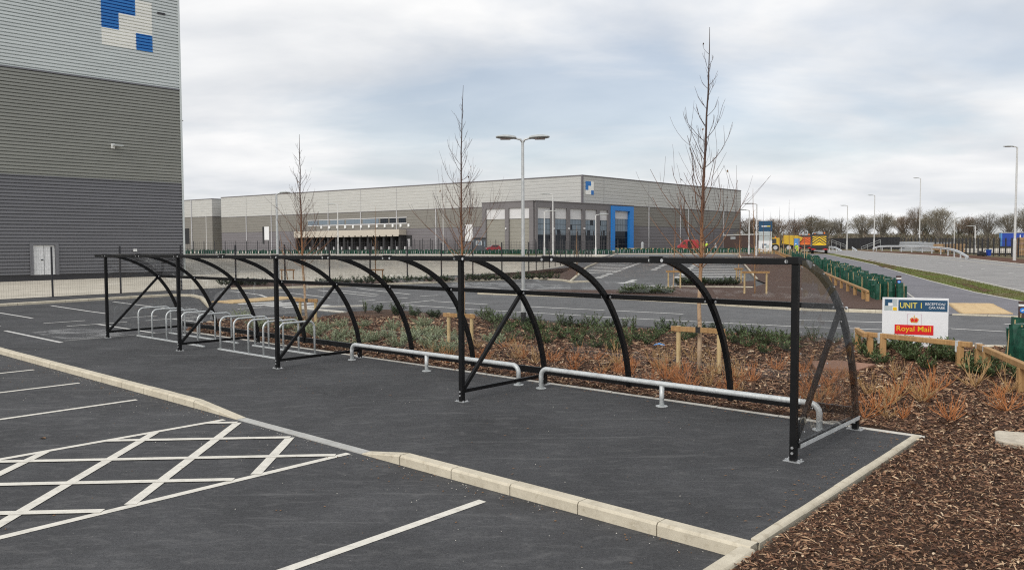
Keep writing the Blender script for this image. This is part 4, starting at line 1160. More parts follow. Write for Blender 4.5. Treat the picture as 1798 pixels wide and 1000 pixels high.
# ------------------------------------------------------------------ small things on the bark
a = G(1747, 780); t_ = W(-2.9, .55)
b = MB(); cs = GP([(1746, 767), (1752, 765.5), (1840, 772), (1850, 796), (1762, 786), (1748, 781)])
b.prism([(p.x, p.y) for p in cs], -.05, .075); o = b.build('cover_slab', 'slab_concrete', bevel=.01); tag(o, 'pale concrete cover slab with a rounded end lying in the bark at the right edge', 'slab')
cs = GP([(1424, 640.5), (1470, 639), (1537, 646.5), (1508, 656), (1432, 653)])
b = MB(); b.prism([(p.x, p.y) for p in cs], .0, .085); o = b.build('timber_board', 'timber_red', bevel=.006); tag(o, 'reddish flat timber board lying on the bark behind the clear gable sheet', 'board')
p = G(1157, 609); b = MB()
b.add([(p.x - .13, p.y, .04), (p.x, p.y - .03, .07), (p.x + .14, p.y - .06, .04), (p.x - .08, p.y + .10, .06), (p.x + .03, p.y + .12, .09), (p.x + .15, p.y + .03, .05), (p.x, p.y + .04, .03)], [(0, 1, 4, 3), (1, 2, 5, 4), (0, 6, 1), (1, 6, 2), (3, 4, 6), (4, 5, 6)])
tag(b.build('litter_wrapper', 'blue_light'), 'crumpled blue wrapper lying among the green shrubs', 'litter')
p = G(75, 770, -.10); b = MB()
b.add([(p.x - .04, p.y, -.09), (p.x, p.y - .03, -.075), (p.x + .045, p.y, -.092), (p.x + .01, p.y + .04, -.08), (p.x, p.y, -.094)], [(0, 1, 4), (1, 2, 4), (2, 3, 4), (3, 0, 4)])
tag(b.build('fallen_leaf', 'dead_leaf'), 'curled brown leaf on the dark tarmac beside the white hatching', 'leaf')
# ================================================================== LAMP COLUMNS
def lamp(px, yb, yt, arms, label, head=1.0, D=None, r=None, group='slim grey lamp columns', name='lamp_column', armlen=None, base_black=False):
    p = G(px, yb) if D is None else at(px, D)
    px_t = px
    h = zat(px, yt, p.y) - p.z
    t = thing(name, label, 'street lamp', p, 0, group)
    r = r or max(.055, h * .010)
    far = p.y > 60
    mp_ = 'lamp_pole_far' if far else 'lamp_pole'
    b = MB(); b.tube([(0, 0, -.05), (0, 0, h * .18)], r * 1.35, 10); b.tube([(0, 0, h * .18), (0, 0, h * .20), (0, 0, h - .04)], [r * 1.35, r, r * .72], 10)
    b.build('pole', mp_, t, smooth=False)
    if base_black: b = MB(); b.tube([(0, 0, -.02), (0, 0, .42)], r * 1.42, 12); b.build('base_sleeve', 'black_rubber', t)
    L = armlen or .62 * head
    for s_ in arms:
        b = MB(); pts = [(0, 0, h - .10), (s_ * L * .10, 0, h + .0), (s_ * L * .30, 0, h + .03), (s_ * L * .45, 0, h + .04)]
        b.tube(pts, [r * .62, r * .58, r * .5, r * .45], 8); b.build('arm', mp_, t, smooth=True)
        hd = MB(); n = 7; vs = []; prof = [(.28, .05, .03), (.42, .10, .045), (.62, .15, .055), (.85, .155, .05), (1.05, .13, .035), (1.16, .06, .02)]
        for f, w, th in prof:
            x = s_ * L * f * 1.15; z = h + .05 + .02 * f; w *= head; th *= head
            vs += [(x, -w, z), (x, -w * .6, z + th), (x, w * .6, z + th), (x, w, z), (x, w * .7, z - th * .6), (x, -w * .7, z - th * .6)]
        fs = [(i * 6 + j, i * 6 + (j + 1) % 6, i * 6 + 6 + (j + 1) % 6, i * 6 + 6 + j) for i in range(5) for j in range(6)] + [(5, 4, 3, 2, 1, 0), tuple(30 + j for j in range(6))]
        hd.add(vs, fs); hh = hd.build('lamp_head', 'lamp_head', t, smooth=False)
        b = MB(); b.box((s_ * L * .86, 0, h + .05 - .03 * head), (L * .5, .16 * head, .02)); b.build('lens', 'lamp_lens', hh)
    return t
lamp(919, 572, 245, (-1, 1), 'tall twin-headed lamp column with a black sleeve in the bark bed behind the shelter', head=1.25, r=.058, armlen=.60, base_black=True, group=None)
lamp(487, 484, 340, (1,), 'single-arm lamp column behind the mesh fence, left of the second bare birch', D=46, head=1.15, r=.075, armlen=.62)
LAMPS = [
 (363, 441, 371, (-1,), 'lamp column in front of the small far block with its arm to the left'),
 (409, 440, 371, (1,), 'lamp column by the left end of the long warehouse with its arm to the right'),
 (386, 438, 382, (1,), 'short lamp column in the gap between the two far warehouses'),
 (594, 446, 359, (-1,), 'lamp column standing before the left part of the loading dock'),
 (682.5, 440, 374, (-1,), 'lamp column standing before the right part of the loading dock'),
 (778.5, 440, 354, (1,), 'lamp column left of the middle bare birch crown'),
 (790, 439, 396, (-1, 1), 'short twin lamp column behind the middle birch, beside the roller door'),
 (971, 449, 341, (-1,), 'tallest lamp column in front of the office glazing, arm to the left'),
 (956, 449, 371, (1,), 'lamp column at the left corner of the office glazing, arm to the right'),
 (990, 437, 388, (-1, 1), 'short twin lamp column in front of the second office window'),
 (1046, 449, 377, (1,), 'lamp column in front of the last office window before the blue portal'),
 (1095, 436, 392, (-1, 1), 'short twin lamp column inside the blue portal'),
 (1194, 437, 366, (1,), 'lamp column above the red van'),
 (1210.5, 437, 394, (1,), 'short lamp column just behind the red van'),
 (1315, 447, 369, (-1,), 'lamp column left of the totem sign, the shorter of the pair'),
 (1328, 450, 358, (-1,), 'lamp column left of the totem sign, the taller of the pair'),
 (1299, 436, 401, (-1,), 'tiny lamp column at the right end of the long warehouse'),
]
for px, yb, yt, ar, lb in LAMPS: lamp(px, yb, yt, ar, lb, head=1.7, r=.11, armlen=1.5)
RLAMPS = [
 (1781, 458, 258, 'nearest road lamp column, tall, at the right edge in front of the blue trailer', -1),
 (1614, 438, 313, 'road lamp column standing behind the right half of the white crash barrier', -1),
 (1534.5, 438, 343, 'road lamp column standing at the left start of the white crash barrier', -1),
 (1487, 438, 361, 'road lamp column right of the two striped road trucks', -1),
 (1456, 434, 369, 'road lamp column just right of the bigger striped truck', -1),
 (1433, 433, 376, 'thin road lamp column rising above the bigger striped truck', -1),
 (1416.5, 433, 383, 'thin road lamp column rising above the smaller striped truck', -1),
 (1403, 433, 388, 'thin road lamp column at the far end beyond the smaller striped truck', -1),
 (1510, 430, 400, 'short pale lamp column before the dark hoarding', 1),
 (1565.5, 432, 381, 'thin yard lamp column between the two trees left of the barrier', 1),
 (1654, 435, 366, 'yard lamp column in front of the broad round tree', 1),
 (1675, 436, 383, 'twin-headed yard lamp column right of the broad round tree', 2),
 (1711.5, 440, 397, 'short yard lamp column left of the blue trailer', -1),
]
for px, yb, yt, lb, a in RLAMPS:
    lamp(px, yb, yt, (-1, 1) if a == 2 else (a,), lb, head=1.5, r=.12 if px > 1700 else .11, armlen=1.15, group='lamp columns along the main road')
t = thing('lamp_column', 'lamp head peeking out past the right edge of the ribbed warehouse', 'street lamp', at(305, 66))
h = zat(322, 213, 66) - t.location.z; b = MB(); b.tube([(0, 0, 0), (0, 0, h)], .08, 8); b.build('pole', 'lamp_pole_far', t)
b = MB(); b.bar((0, 0, h), (1.05, 0, h + .05), .12, .08); b.build('arm', 'lamp_pole_far', t)

# ================================================================== FENCES
def mesh_fence(name, label, P, Q, n, h, post_w, wire=None, group=None, bend=None):
    P, Q = Vector(P), Vector(Q); P.z = T(P.y); Q.z = T(Q.y)
    t = thing(name, label, 'fence', P, 0, group); d = Q - P; hd = Vector((d.x, d.y, 0)); L = hd.length / n; rz = math.atan2(d.y, d.x)
    pb = MB(); pb.box((0, 0, h / 2), (post_w, post_w, h)); pme = pb.mesh('post', 'dark_body')
    wme = None
    if wire:
        wb = MB(); g, vr, hr_ = wire
        x = g
        while x < L - .02:
            wb.box((x, 0, h * .49), (vr, vr, h * .94)); x += g
        z = .12
        while z < h * .96: wb.box((L / 2, .006, z), (L, vr, hr_)); z += .30 if g < .3 else .5
        wme = wb.mesh('mesh_panel', 'dark_body')
    for i in range(n + 1):
        p = hd * (i / n); y = P.y + p.y
        inst('post', pme, t, (p.x, p.y, T(y) - P.z), (0, 0, rz))
        if wme and i < n: 
            q = hd * ((i + 1) / n); s_ = (T(P.y + q.y) - T(y)) / L
            inst('mesh_panel', wme, t, (p.x, p.y, T(y) - P.z), (0, -math.atan(s_), rz))
    return t
mesh_fence('mesh_fence', 'black mesh fence along the pale service yard, behind the shelter', W(38.55, -7.5), W(37.6, 39.6), 15, 2.42, .07, (.10, .0035, .004))
mesh_fence('mesh_fence', 'black mesh fence running away beside the bay car park towards the office', W(37.6, 39.6), W(57, 75), 13, 2.42, .07, (.16, .004, .005))
fp, fq = at(322, 150), at(1085, 128)
mesh_fence('mesh_fence', 'dark far fence in front of the green plant guards, below the loading dock', fp, fq, 36, 2.5, .10, (.45, .02, .03))
fp, fq = at(955, 160), at(1070, 168)
mesh_fence('mesh_fence', 'dark railings close to the office glazing', fp, fq, 8, 4.2, .14, (.4, .03, .04))
fp, fq = at(715, 200), at(845, 185)
mesh_fence('mesh_fence', 'dark mesh enclosure beside the loading dock, left of the gatehouse', fp, fq, 9, 3.1, .12, (.4, .02, .03))
# road side fence on the right
fps = [at(1466, 190), at(1560, 172), at(1650, 140), at(1725, 112), at(1812, 98)]
cnt = [12, 14, 12, 8]
lab = ['distant dark fence behind the striped trucks and below the treeline', 'dark fence behind the left half of the white crash barrier', 'dark fence behind the right end of the white crash barrier', 'dark open fence in front of the blue trailer at the right edge']
for a, c, n, l in zip(fps[:-1], fps[1:], cnt, lab): mesh_fence('boundary_fence', l, a, c, n, 2.5, .16, (.6, .03, .03))
# dark hoarding far behind
ha, hb = at(1458, 215), at(1580, 190); t = thing('hoarding', 'long dark solid hoarding at the foot of the treeline behind the trucks', 'hoarding', ha)
dd = hb - ha; n = 14
for i in range(n):
    p = dd * (i / n); q = dd * ((i + 1) / n) * .999; b = MB(); b.bar((p.x, p.y, 1.45), (q.x, q.y, 1.45), .08, 2.9 + rnd.uniform(-.05, .05)); b.build('panel', 'dark_body', t)
# hand rails
for (x0, y0, x1, y1, D, l) in ((1512, 436, 1546, 423, 165, 'slanting grey handrail left of the crash barrier start'), (1460, 423, 1484, 432, 175, 'slanting grey handrail right of the bigger striped truck')):
    a, c = at(x0, D), at(x1, D); za, zc = zat(x0, y0, D), zat(x1, y1, D); t = thing('handrail', l, 'handrail', a)
    for k_ in (0, -.45): b = MB(); b.tube([(0, 0, za - a.z + k_ + .3), (c.x - a.x, 0, zc - a.z + k_ + .3)], .035, 6); b.build('rail', 'lamp_pole', t)
    for f in (0, .33, .66, 1): b = MB(); b.tube([((c.x - a.x) * f, 0, 0), ((c.x - a.x) * f, 0, (za + (zc - za) * f) - a.z + .3)], .03, 6); b.build('post', 'lamp_pole', t)

# ------------------------------------------------------------------ crash barriers
def barrier(pts, hs, label, nposts):
    base = Vector(pts[0]); t = thing('crash_barrier', label, 'crash barrier', base); P3 = [Vector(p) - base + Vector((0, 0, h)) for p, h in zip(pts, hs)]
    P3 = [Vector(q) for q in spl([tuple(q) for q in P3], 4)]
    prof = [(-.02, -.17), (.05, -.12), (.05, -.06), (-.01, 0), (.05, .06), (.05, .12), (-.02, .17)]
    vs, fs = [], []; n = len(prof)
    for i, q in enumerate(P3):
        d = (P3[min(i + 1, len(P3) - 1)] - P3[max(0, i - 1)]); d.z = 0; d.normalize(); nn = Vector((d.y, -d.x, 0))
        for a, c in prof: vs.append(q + nn * a + Vector((0, 0, c)))
        for a, c in reversed(prof): vs.append(q + nn * (a - .03) + Vector((0, 0, c)))
    m_ = 2 * n
    for i in range(len(P3) - 1):
        for j in range(m_): fs.append((i * m_ + j, i * m_ + (j + 1) % m_, (i + 1) * m_ + (j + 1) % m_, (i + 1) * m_ + j))
    b = MB(); b.add(vs, fs); b.build('beam', 'barrier_steel', t)
    for i in range(nposts):
        f = (i + .5) / nposts * (len(P3) - 1); k_ = int(f); q = P3[k_].lerp(P3[min(k_ + 1, len(P3) - 1)], f - k_); z = T(base.y + q.y) - base.z
        if q.z - z > .3:
            b = MB(); b.box((q.x, q.y + .12, (q.z + z) / 2), (.12, .12, q.z - z)); b.build('post', 'barrier_steel', t)
bps = [(1532, 440.5), (1545, 440.6), (1580, 441.5), (1620, 443.5), (1655, 447), (1680, 452), (1701, 455)]
barrier([G(x, y, .05) for x, y in bps], [.35, .85, .95, .95, .95, .8, .15], 'long white crash barrier curving along the far side of the main road', 13)
barrier([at(1455, 152), at(1466, 146), at(1479, 140)], [.8, .75, .15], 'short white crash barrier end right of the bigger striped truck', 4)
barrier([at(1496, 146), at(1505, 141)], [.75, .2], 'tiny white barrier stub between the two crash barriers', 2)

# ================================================================== GREEN PLANT GUARDS
gm = MB(); gm.tube([(0, 0, 0), (.015, .01, .40), (0, 0, .78)], [.125, .145, .13], 8, cap=False)
gm.tube([(.0, .0, .0), (.008, 0, .76)], .118, 8)
GME = [gm.mesh('plant_guard', 'guard_green')]
gm = MB(); gm.tube([(0, 0, 0), (-.02, .012, .36), (.02, 0, .70)], [.14, .13, .15], 8); GME.append(gm.mesh('plant_guard', 'guard_green'))
cm_ = MB(); cm_.tube([(.125, -.05, 0), (.14, -.06, .76)], .011, 5); CME = cm_.mesh('cane', 'timber_pale')
def guard(p, label, group, s=1.0):
    g = inst('plant_guard', rnd.choice(GME), None, p, (rnd.uniform(-.08, .08), rnd.uniform(-.08, .08), rnd.uniform(0, 6.28)), (s * rnd.uniform(.85, 1.2), s * rnd.uniform(.85, 1.2), s * rnd.uniform(.88, 1.12)))
    tag(g, label, 'plant guard', group)
    inst('cane', CME, g)
hl = [G(x, y) for x, y in ((1582, 532), (1530, 509), (1482, 484), (1440, 465), (1400, 452.5), (1376, 444.5))]
for a, c, n in zip(hl[:-1], hl[1:], (82, 74, 50, 42, 30)):
    d = (c - a).normalized(); nn = Vector((d.y, -d.x, 0))
    for i in range(n):
        f = (i + (3 if a is hl[0] else 0)) / (n + 3); p = a.lerp(c, f) + nn * rnd.choice((-.8, -.55, -.3, 0.0, .2)) + d * rnd.uniform(-.1, .1); p.z = T(p.y) + .05
        guard(p, 'green plant guard tube in the row between the long knee rail and the footpath', 'plant guards beside the footpath')
for x, y in ((1778, 636), (1786, 640), (1792, 632), (1799, 644), (1806, 640), (1782, 622), (1796, 622)):
    guard(G(x, y), 'green plant guard tube at the right edge by the second bollard', 'plant guards at the right edge', 1.05)
gs_ = MB()
for (fa, fc, n, h_) in ((at(322, 153), at(1076, 133), 330, .75), (at(1082, 143), at(1330, 141), 110, .8)):
    for i in range(n):
        p = fa.lerp(fc, (i + rnd.uniform(-.2, .2)) / n); p.y += rnd.choice((-.4, .5)); p.z = T(p.y); h2 = h_ * rnd.uniform(.85, 1.15)
        gs_.tube([(p.x, p.y, p.z), (p.x + rnd.uniform(-.05, .05), p.y, p.z + h2)], .15, 6, mi=0)
        if i % 2 == 0: gs_.tube([(p.x + .22, p.y - .2, p.z), (p.x + .22, p.y - .2, p.z + h2 * .75)], .05, 4, mi=1)
gs_ = gs_.build('plant_guard_row', ['guard_green', 'pale_plastic']); tag(gs_, 'far rows of small green plant guards with pale canes below the dock and the red van', 'plant guards', None, 'stuff')

# ================================================================== BARE TREES
def birch(base, h, seed, label, spread=1.0, first=.30, lean=(0, 0), r0=.042, nb=30, tw=4, mats=('birch_bark', 'twig_dark'), name='birch_tree', leaves=8, group=None):
    R_ = random.Random(seed); t = thing(name, label, 'tree', base, 0, group)
    n = 16; pts, rs = [], []
    for i in range(n + 1):
        f = i / n; pts.append(Vector((lean[0] * f + math.sin(f * 5 + seed) * .03 * h / 6 + R_.uniform(-.012, .012), lean[1] * f + R_.uniform(-.012, .012), f * h)))
        rs.append(r0 * (1 - f) ** .85 + .0045)
    MB().tube(pts, rs, 9).build('trunk', mats[0], t, smooth=True)
    big, small, lv = MB(), MB(), MB()
    for i in range(nb):
        f = first + (0.93 - first) * ((i + R_.uniform(0, .8)) / nb) ** 1.45
        k_ = f * n; i0 = int(k_); p = pts[i0].lerp(pts[min(n, i0 + 1)], k_ - i0)
        az = i * 2.4 + R_.uniform(-.5, .5)
        L = spread * h * (.36 * (1 - f) ** 1.3 + .028) * R_.uniform(.6, 1.2)
        el = math.radians(R_.uniform(22, 48)); q = p.copy(); bp = [p.copy()]; d = Vector((math.cos(az) * math.cos(el), math.sin(az) * math.cos(el), math.sin(el)))
        m_ = 7
        for j in range(m_):
            d = (d + Vector((R_.uniform(-.22, .22), R_.uniform(-.22, .22), (.15 if h > 4 else .2) + R_.uniform(-.06, .08)))).normalized(); q = q + d * (L / m_); bp.append(q.copy())
        rb = max(.0042, r0 * .24 * (1 - f) + .003); big.tube(bp, [rb * (1 - .6 * j / m_) for j in range(m_ + 1)], 5)
        for s_ in range(max(1, int(tw * (.3 + L / (h * .19))))):
            j = R_.randint(1, m_ - 1); o = bp[j]; dv_ = (bp[j + 1] - bp[j]).normalized(); side = Vector((R_.uniform(-1, 1), R_.uniform(-1, 1), R_.uniform(-.2, .5)))
            dv_ = (dv_ + side * .85).normalized(); l2 = L * R_.uniform(.25, .55); sp_ = [o]; qq = o.copy()
            for _ in range(4):
                dv_ = (dv_ + Vector((R_.uniform(-.13, .13), R_.uniform(-.13, .13), .16))).normalized(); qq = qq + dv_ * (l2 / 4); sp_.append(qq.copy())
            small.tube(sp_, [.0034, .0032, .0029, .0026, .002], 4, cap=False)
            if leaves and R_.random() < leaves / (nb * tw): 
                e1 = Vector((R_.uniform(-1, 1), R_.uniform(-1, 1), R_.uniform(-1, 1))) * .035; e2 = Vector((R_.uniform(-1, 1), R_.uniform(-1, 1), -1)) * .03
                lv.add([qq, qq + e1, qq + e1 + e2, qq + e2], [(0, 1, 2, 3)])
    br_ = big.build('branches', mats[0], t, smooth=True)
    if name == 'sapling_tree': br_['kind'] = 'stuff'
    small.build('twigs', mats[1], t)['kind'] = 'stuff'
    if lv.v: lv.build('dead_leaves', 'dead_leaf', t)
    return t
def tree_guard_frame(p, label, w=.85, h=.78, rz=None, mat='timber_pale', bar_mat='timber', strap=True):
    rz = -TH * .45 if rz is None else rz
    t = thing('tree_stake', label, 'tree stake', p, rz, 'timber tree stakes')
    for s_ in (-1, 1): b = MB(); b.tube([(s_ * w / 2, 0, -.03), (s_ * w / 2, 0, h)], .043, 10); b.build('stake', mat, t)
    b = MB(); b.box((0, -.045, h - .05), (w + .26, .035, .095)); b.build('crossbar', bar_mat, t, bevel=.005)
    if strap: b = MB(); b.box((0, -.06, h - .05), (.07, .012, .11)); b.box((.05, -.06, h - .05), (.02, .014, .12)); b.build('tie', 'black_rubber', t)
    return t
B1, B2, B3 = G(1228, 652), G(813, 601), G(537, 571)
birch(B1, zat(1240, 48, B1.y), 3, 'tallest bare birch with an orange trunk, tied to stakes near the gable sheet', 1.04, .30, (.12, 0), .040, 44, 4)
birch(B2, zat(813, 150, B2.y), 8, 'bare birch behind the middle upright of the shelter, left of the twin-headed lamp', .95, .31, (.03, 0), .036, 42, 5)
birch(B3, zat(530, 236, B3.y), 21, 'bare birch behind the bike racks, before the far loading dock', 1.0, .30, (-.12, 0), .040, 42, 5)
tree_guard_frame(G(1226, 654), 'timber stake frame tied to the tallest birch', .80, .86, -.62)
tree_guard_frame(G(808, 606), 'timber stake frame at the middle birch behind the shelter upright', .68, .78, -.55)
tree_guard_frame(G(541, 573), 'timber stake frame at the birch behind the bike racks', .62, .85, -.5)
# small trees further off
FT = [(505, 491, 405, 'leaning bare sapling on the service yard edge behind the bike racks', (-.5, 0)), (660, 492, 362, 'thin bare sapling behind the shelter, before the right end of the dock', (0, 0)),
      (1183, 508, 358, 'bare sapling on its stakes left of the tallest birch', (.05, 0)), (1296, 499, 352, 'bare sapling between two stakes right of the tallest birch', (.1, 0)),
      (1325, 519, 330, 'bare sapling in the stake frame near the right end of the shelter', (-.1, 0)), (1013, 486, 395, 'twiggy small tree in front of the office windows', (0, 0))]
for i, (px, yb, yt, lb, ln) in enumerate(FT):
    p = G(px, yb); h = zat(px, yt, p.y) - p.z
    birch(p, h, 40 + i, lb, .55, .25, ln, .035, 22, 4, ('birch_bark' if i in (2, 3) else 'timber_old', 'twig_dark'), 'sapling_tree', 0)
    if i not in (5,): tree_guard_frame(p + Vector((.02, -.05, 0)), 'timber stakes at the ' + lb.split(' ', 2)[2] if False else {0: 'faint brown stake frame round the leaning sapling', 1: 'brown stake frame behind the shelter by the thin sapling', 2: 'stake frame behind the tallest birch, left one in the far bed', 3: 'narrow pair of stakes in the far bed', 4: 'wide stake frame in the far bed beside the shelter end'}[i], (.9, .95, .62, .26, .98)[i], (.72, .75, 1.0, .95, 1.15)[i], -.3, 'timber_old' if i < 2 else 'timber_pale', 'timber_old' if i < 2 else 'timber', False)
for i, (px, yb, yt) in enumerate(((1385, 452, 350), (1368, 449, 362), (1394, 452, 366), (1352, 447, 372), (1340, 447, 366), (1402, 455, 378), (1412, 459, 395), (1376, 449, 380))):
    p = G(px, yb); h = zat(px, yt, p.y) - p.z
    names = ['tallest', 'second tallest', 'slanting', 'left', 'stubby', 'right', 'last low', 'short']
    birch(p, h, 70 + i, names[i] + ' whip-thin sapling by the long knee rail, right of the totem sign' if i not in (3, 4) else names[i] + ' whip-thin sapling standing at the foot of the totem sign', .5, .35, (0, 0), .05, 12, 3, ('birch_bark', 'twig_dark'), 'sapling_tree', 0)
    b = MB(); b.tube([(p.x + .3, p.y, p.z), (p.x + .3, p.y, p.z + 1.15)], .05, 6); o = b.build('tree_stake', 'timber_pale'); tag(o, 'pale round stake beside the %s whip-thin sapling near the totem sign' % names[i], 'tree stake', 'timber tree stakes')

# ------------------------------------------------------------------ wood along the horizon
def wood_tree(seed, bush=False):
    R_ = random.Random(seed); tr, tw = MB(), MB()
    h = 1.0
    n = 5; tr.tube([(0, 0, 0), (R_.uniform(-.02, .02), 0, .25), (R_.uniform(-.04, .04), 0, .55)], [.022, .017, .009], 6)
    for i in range(54):
        az = R_.uniform(0, 6.28); el = R_.uniform(.25, 1.45); z0 = R_.uniform(.12, .45)
        tip = Vector((math.cos(az) * math.cos(el) * R_.uniform(.30, .40), math.sin(az) * math.cos(el) * R_.uniform(.30, .40), .56 + .42 * math.sin(el) * R_.uniform(.85, 1.0)))
        p = Vector((0, 0, z0)); pts = [p.copy()]
        for k_ in range(1, 5):
            f = k_ / 4; q = Vector((0, 0, z0)).lerp(tip, f); q += Vector((R_.gauss(0, .012), R_.gauss(0, .012), .05 * math.sin(f * 3.14))); pts.append(q)
        tr.tube(pts, [.010, .0075, .005, .0035, .002], 3, cap=False)
        for q in range(64):
            k_ = R_.choice((1, 2, 2, 3, 3, 3, 3)); o = pts[k_].lerp(pts[k_ + 1], R_.random()) + Vector((R_.gauss(0, .038), R_.gauss(0, .038), R_.gauss(0, .035)))
            dd = (Vector((o.x, o.y, (o.z - .5))) * 2.2 + Vector((R_.uniform(-.7, .7), R_.uniform(-.7, .7), R_.uniform(-.1, .8)))).normalized(); l = R_.uniform(.03, .075); s_ = dd.orthogonal().normalized() * R_.uniform(.0012, .0036)
            tw.add([o - s_, o + s_, o + dd * l], [(0, 1, 2)])
    return tr.mesh('trunk', 'wood_bark'), tw
WT = [wood_tree(i) for i in (1, 2, 3, 4)] + [wood_tree(9, True), wood_tree(10, True)]
TWM = {}
def put_tree(px, D, ytop, kind, mat, label, wide=1.0):
    p = at(px, D); h = (zat(px, ytop - 3, D) - p.z) * 1.03; t = thing('woodland_tree', label, 'tree', p, rnd.uniform(0, 6.28), 'bare trees along the horizon')
    inst('trunk', WT[kind][0], t, (0, 0, 0), (0, 0, 0), (h * wide, h * wide, h))
    if (kind, mat) not in TWM: TWM[(kind, mat)] = WT[kind][1].mesh('crown', mat)
    inst('crown', TWM[(kind, mat)], t, (0, 0, 0), (0, 0, 0), (h * wide, h * wide, h))
WOOD = [(1475, 250, 383, 0, 'wood_twigs', 'low rounded bare tree above the hoarding, right of the bigger striped truck', 1.3), (1513, 240, 381, 1, 'wood_twigs', 'bare tree with a bird-like clump, above the short pale lamp', 1.3),
        (1548, 235, 379, 2, 'wood_twigs', 'spreading bare tree above the start of the crash barrier', 1.2), (1586, 240, 383, 3, 'wood_twigs_red', 'reddish low tree left of the tall narrow one', 1.3),
        (1608, 235, 367, 1, 'wood_twigs_red', 'tall narrow bare tree against the sky above the barrier', .75), (1649, 225, 370, 0, 'wood_twigs', 'broad round bare tree above the right half of the barrier', 1.25),
        (1705, 240, 384, 2, 'wood_twigs_red', 'low spreading tree left of the pair near the trailer', 1.3), (1733, 235, 377, 3, 'wood_twigs', 'taller domed bare tree left of the blue trailer', 1.2), (1772, 235, 379, 1, 'wood_twigs', 'bare tree behind the blue trailer roof', 1.2),
        (1800, 230, 368, 2, 'wood_twigs', 'tall bare tree cut by the right edge', 1.1), (1424, 260, 383, 0, 'wood_twigs', 'dark broad tree above the two striped trucks', 1.6), (1395, 260, 388, 3, 'wood_twigs_red', 'rust-coloured tree above the yellow dumper', 1.5),
        (1362, 255, 387, 2, 'wood_twigs_red', 'rust-coloured tree just right of the totem sign', 1.5), (1318, 260, 386, 1, 'wood_twigs_red', 'rust-coloured tree behind the lamp pair left of the totem sign', 1.6), (1450, 255, 389, 1, 'wood_twigs', 'low bare tree behind the first road lamps', 1.6),
        (1840, 235, 372, 0, 'wood_twigs', 'bare tree just past the right edge', 1.2), (1625, 245, 386, 3, 'wood_twigs_green', 'greenish low tree left of the broad round one', 1.4), (1683, 245, 388, 1, 'wood_twigs_green', 'greenish low tree right of the broad round one', 1.4)]
for w_ in WOOD: put_tree(w_[0], w_[1], w_[2], w_[3], w_[4], w_[5], w_[6])
# the thicket below them, one mass
R_ = random.Random(77); tk = MB()
und = []
for i in range(9000):
    px = R_.uniform(1290, 1900); D = R_.uniform(222, 262); p = at(px, D); hm = zat(px, 411 + 6 * noise.noise((px * .02, 3, 0)) + 4 * noise.noise((px * .09, 9, 0)), D) - p.z
    z = hm * R_.random() ** .85; w_ = R_.uniform(.05, .16); l = R_.uniform(.7, 2.2)
    o = Vector((p.x, p.y, p.z + z * .95)); d = Vector((R_.gauss(0, .5), R_.gauss(0, .5), R_.uniform(.3, 1))).normalized() * l; s_ = Vector((R_.uniform(-1, 1), R_.uniform(-1, 1), 0)).normalized() * w_
    tk.add([o - s_, o + s_, o + d], [(0, 1, 2)], R_.choice((0, 0, 1, 2, 0)))
for i in range(60):
    px = 1285 + i * 10.5; D = 263 + (i % 3); p = at(px, D); q = at(px + 11, D); hm = zat(px, 413 + 4 * noise.noise((px * .03, 1, 0)), D) - p.z
    tk.bar((p.x, p.y, p.z + hm / 2), (q.x, q.y, p.z + hm / 2), 4.0, hm, 0)
tk = tk.build('thicket', ['wood_twigs', 'wood_twigs_red', 'wood_twigs_green']); tag(tk, 'dense brown thicket filling the horizon below the bare trees', 'wood', None, 'stuff')
# far wooded rise behind
b = MB(); vs = []; n = 60
for i in range(n + 1):
    px = 1250 + i * 16; p = at(px, 900); z = zat(px, 411 + 5 * noise.noise((i * .13, 2, 0)), 900)
    vs += [(p.x, 900, -2), (p.x, 960, z), (p.x, 1300, z - 6)]
b.add(vs, [(i * 3 + j, i * 3 + 3 + j, i * 3 + 4 + j, i * 3 + 1 + j) for i in range(n) for j in (0, 1)])
tag(b.build('hill', 'hill_wood'), kind='structure')

# ================================================================== VEHICLES AND FAR THINGS
def wheel(t, x, y, r, w, axis='y', name='wheel'):
    ax = Vector((0, 1, 0)) if axis == 'y' else Vector((1, 0, 0)); c = Vector((x, y, r))
    b = MB(); b.tube([c - ax * w / 2, c + ax * w / 2], r, 18); wh = b.build(name, 'black_rubber', t)
    b = MB(); b.tube([c - ax * (w / 2 + .02), c + ax * (w / 2 + .02)], r * .55, 14); b.build('rim', 'downpipe_grey', wh)
def side_prism(b, prof, y0, y1, mi=0):
    n = len(prof); b.add([(x, y0, z) for x, z in prof] + [(x, y1, z) for x, z in prof], [tuple(range(n)), tuple(range(2 * n - 1, n - 1, -1))] + [(i, (i + 1) % n, n + (i + 1) % n, n + i) for i in range(n)], mi)
# red van, nose to the left
D = 168; p = at(1208, D, .02); v = thing('van', 'red delivery van with its side door open, parked in front of the long warehouse', 'van', p, -.15); v.scale = (.78, .85, .85)
b = MB(); side_prism(b, [(-2.9, .45), (2.75, .45), (2.8, 2.35), (2.5, 2.62), (-.9, 2.62), (-1.75, 2.0), (-2.2, 1.45), (-2.85, 1.2)], -1.0, 1.0); b.build('body', 'red_paint', v, bevel=.08)
b = MB(); side_prism(b, [(-1.62, 1.55), (-.75, 1.5), (-.75, 2.2), (-1.2, 2.2)], -1.03, -1.0); b.build('side_window', 'car_glass', v)
b = MB(); b.box((.35, -1.01, 1.45), (1.1, .05, 1.75)); b.build('opening_shade_panel', 'dark_void', v)  # dark plate on the closed body, painted shade for the doorway interior
b = MB(); b.box((1.5, -1.06, 1.45), (1.1, .06, 1.8)); b.build('sliding_door', 'red_paint', v)
b = MB(); b.box((-2.9, 0, .62), (.12, 1.9, .3)); b.build('bumper', 'dark_body', v)
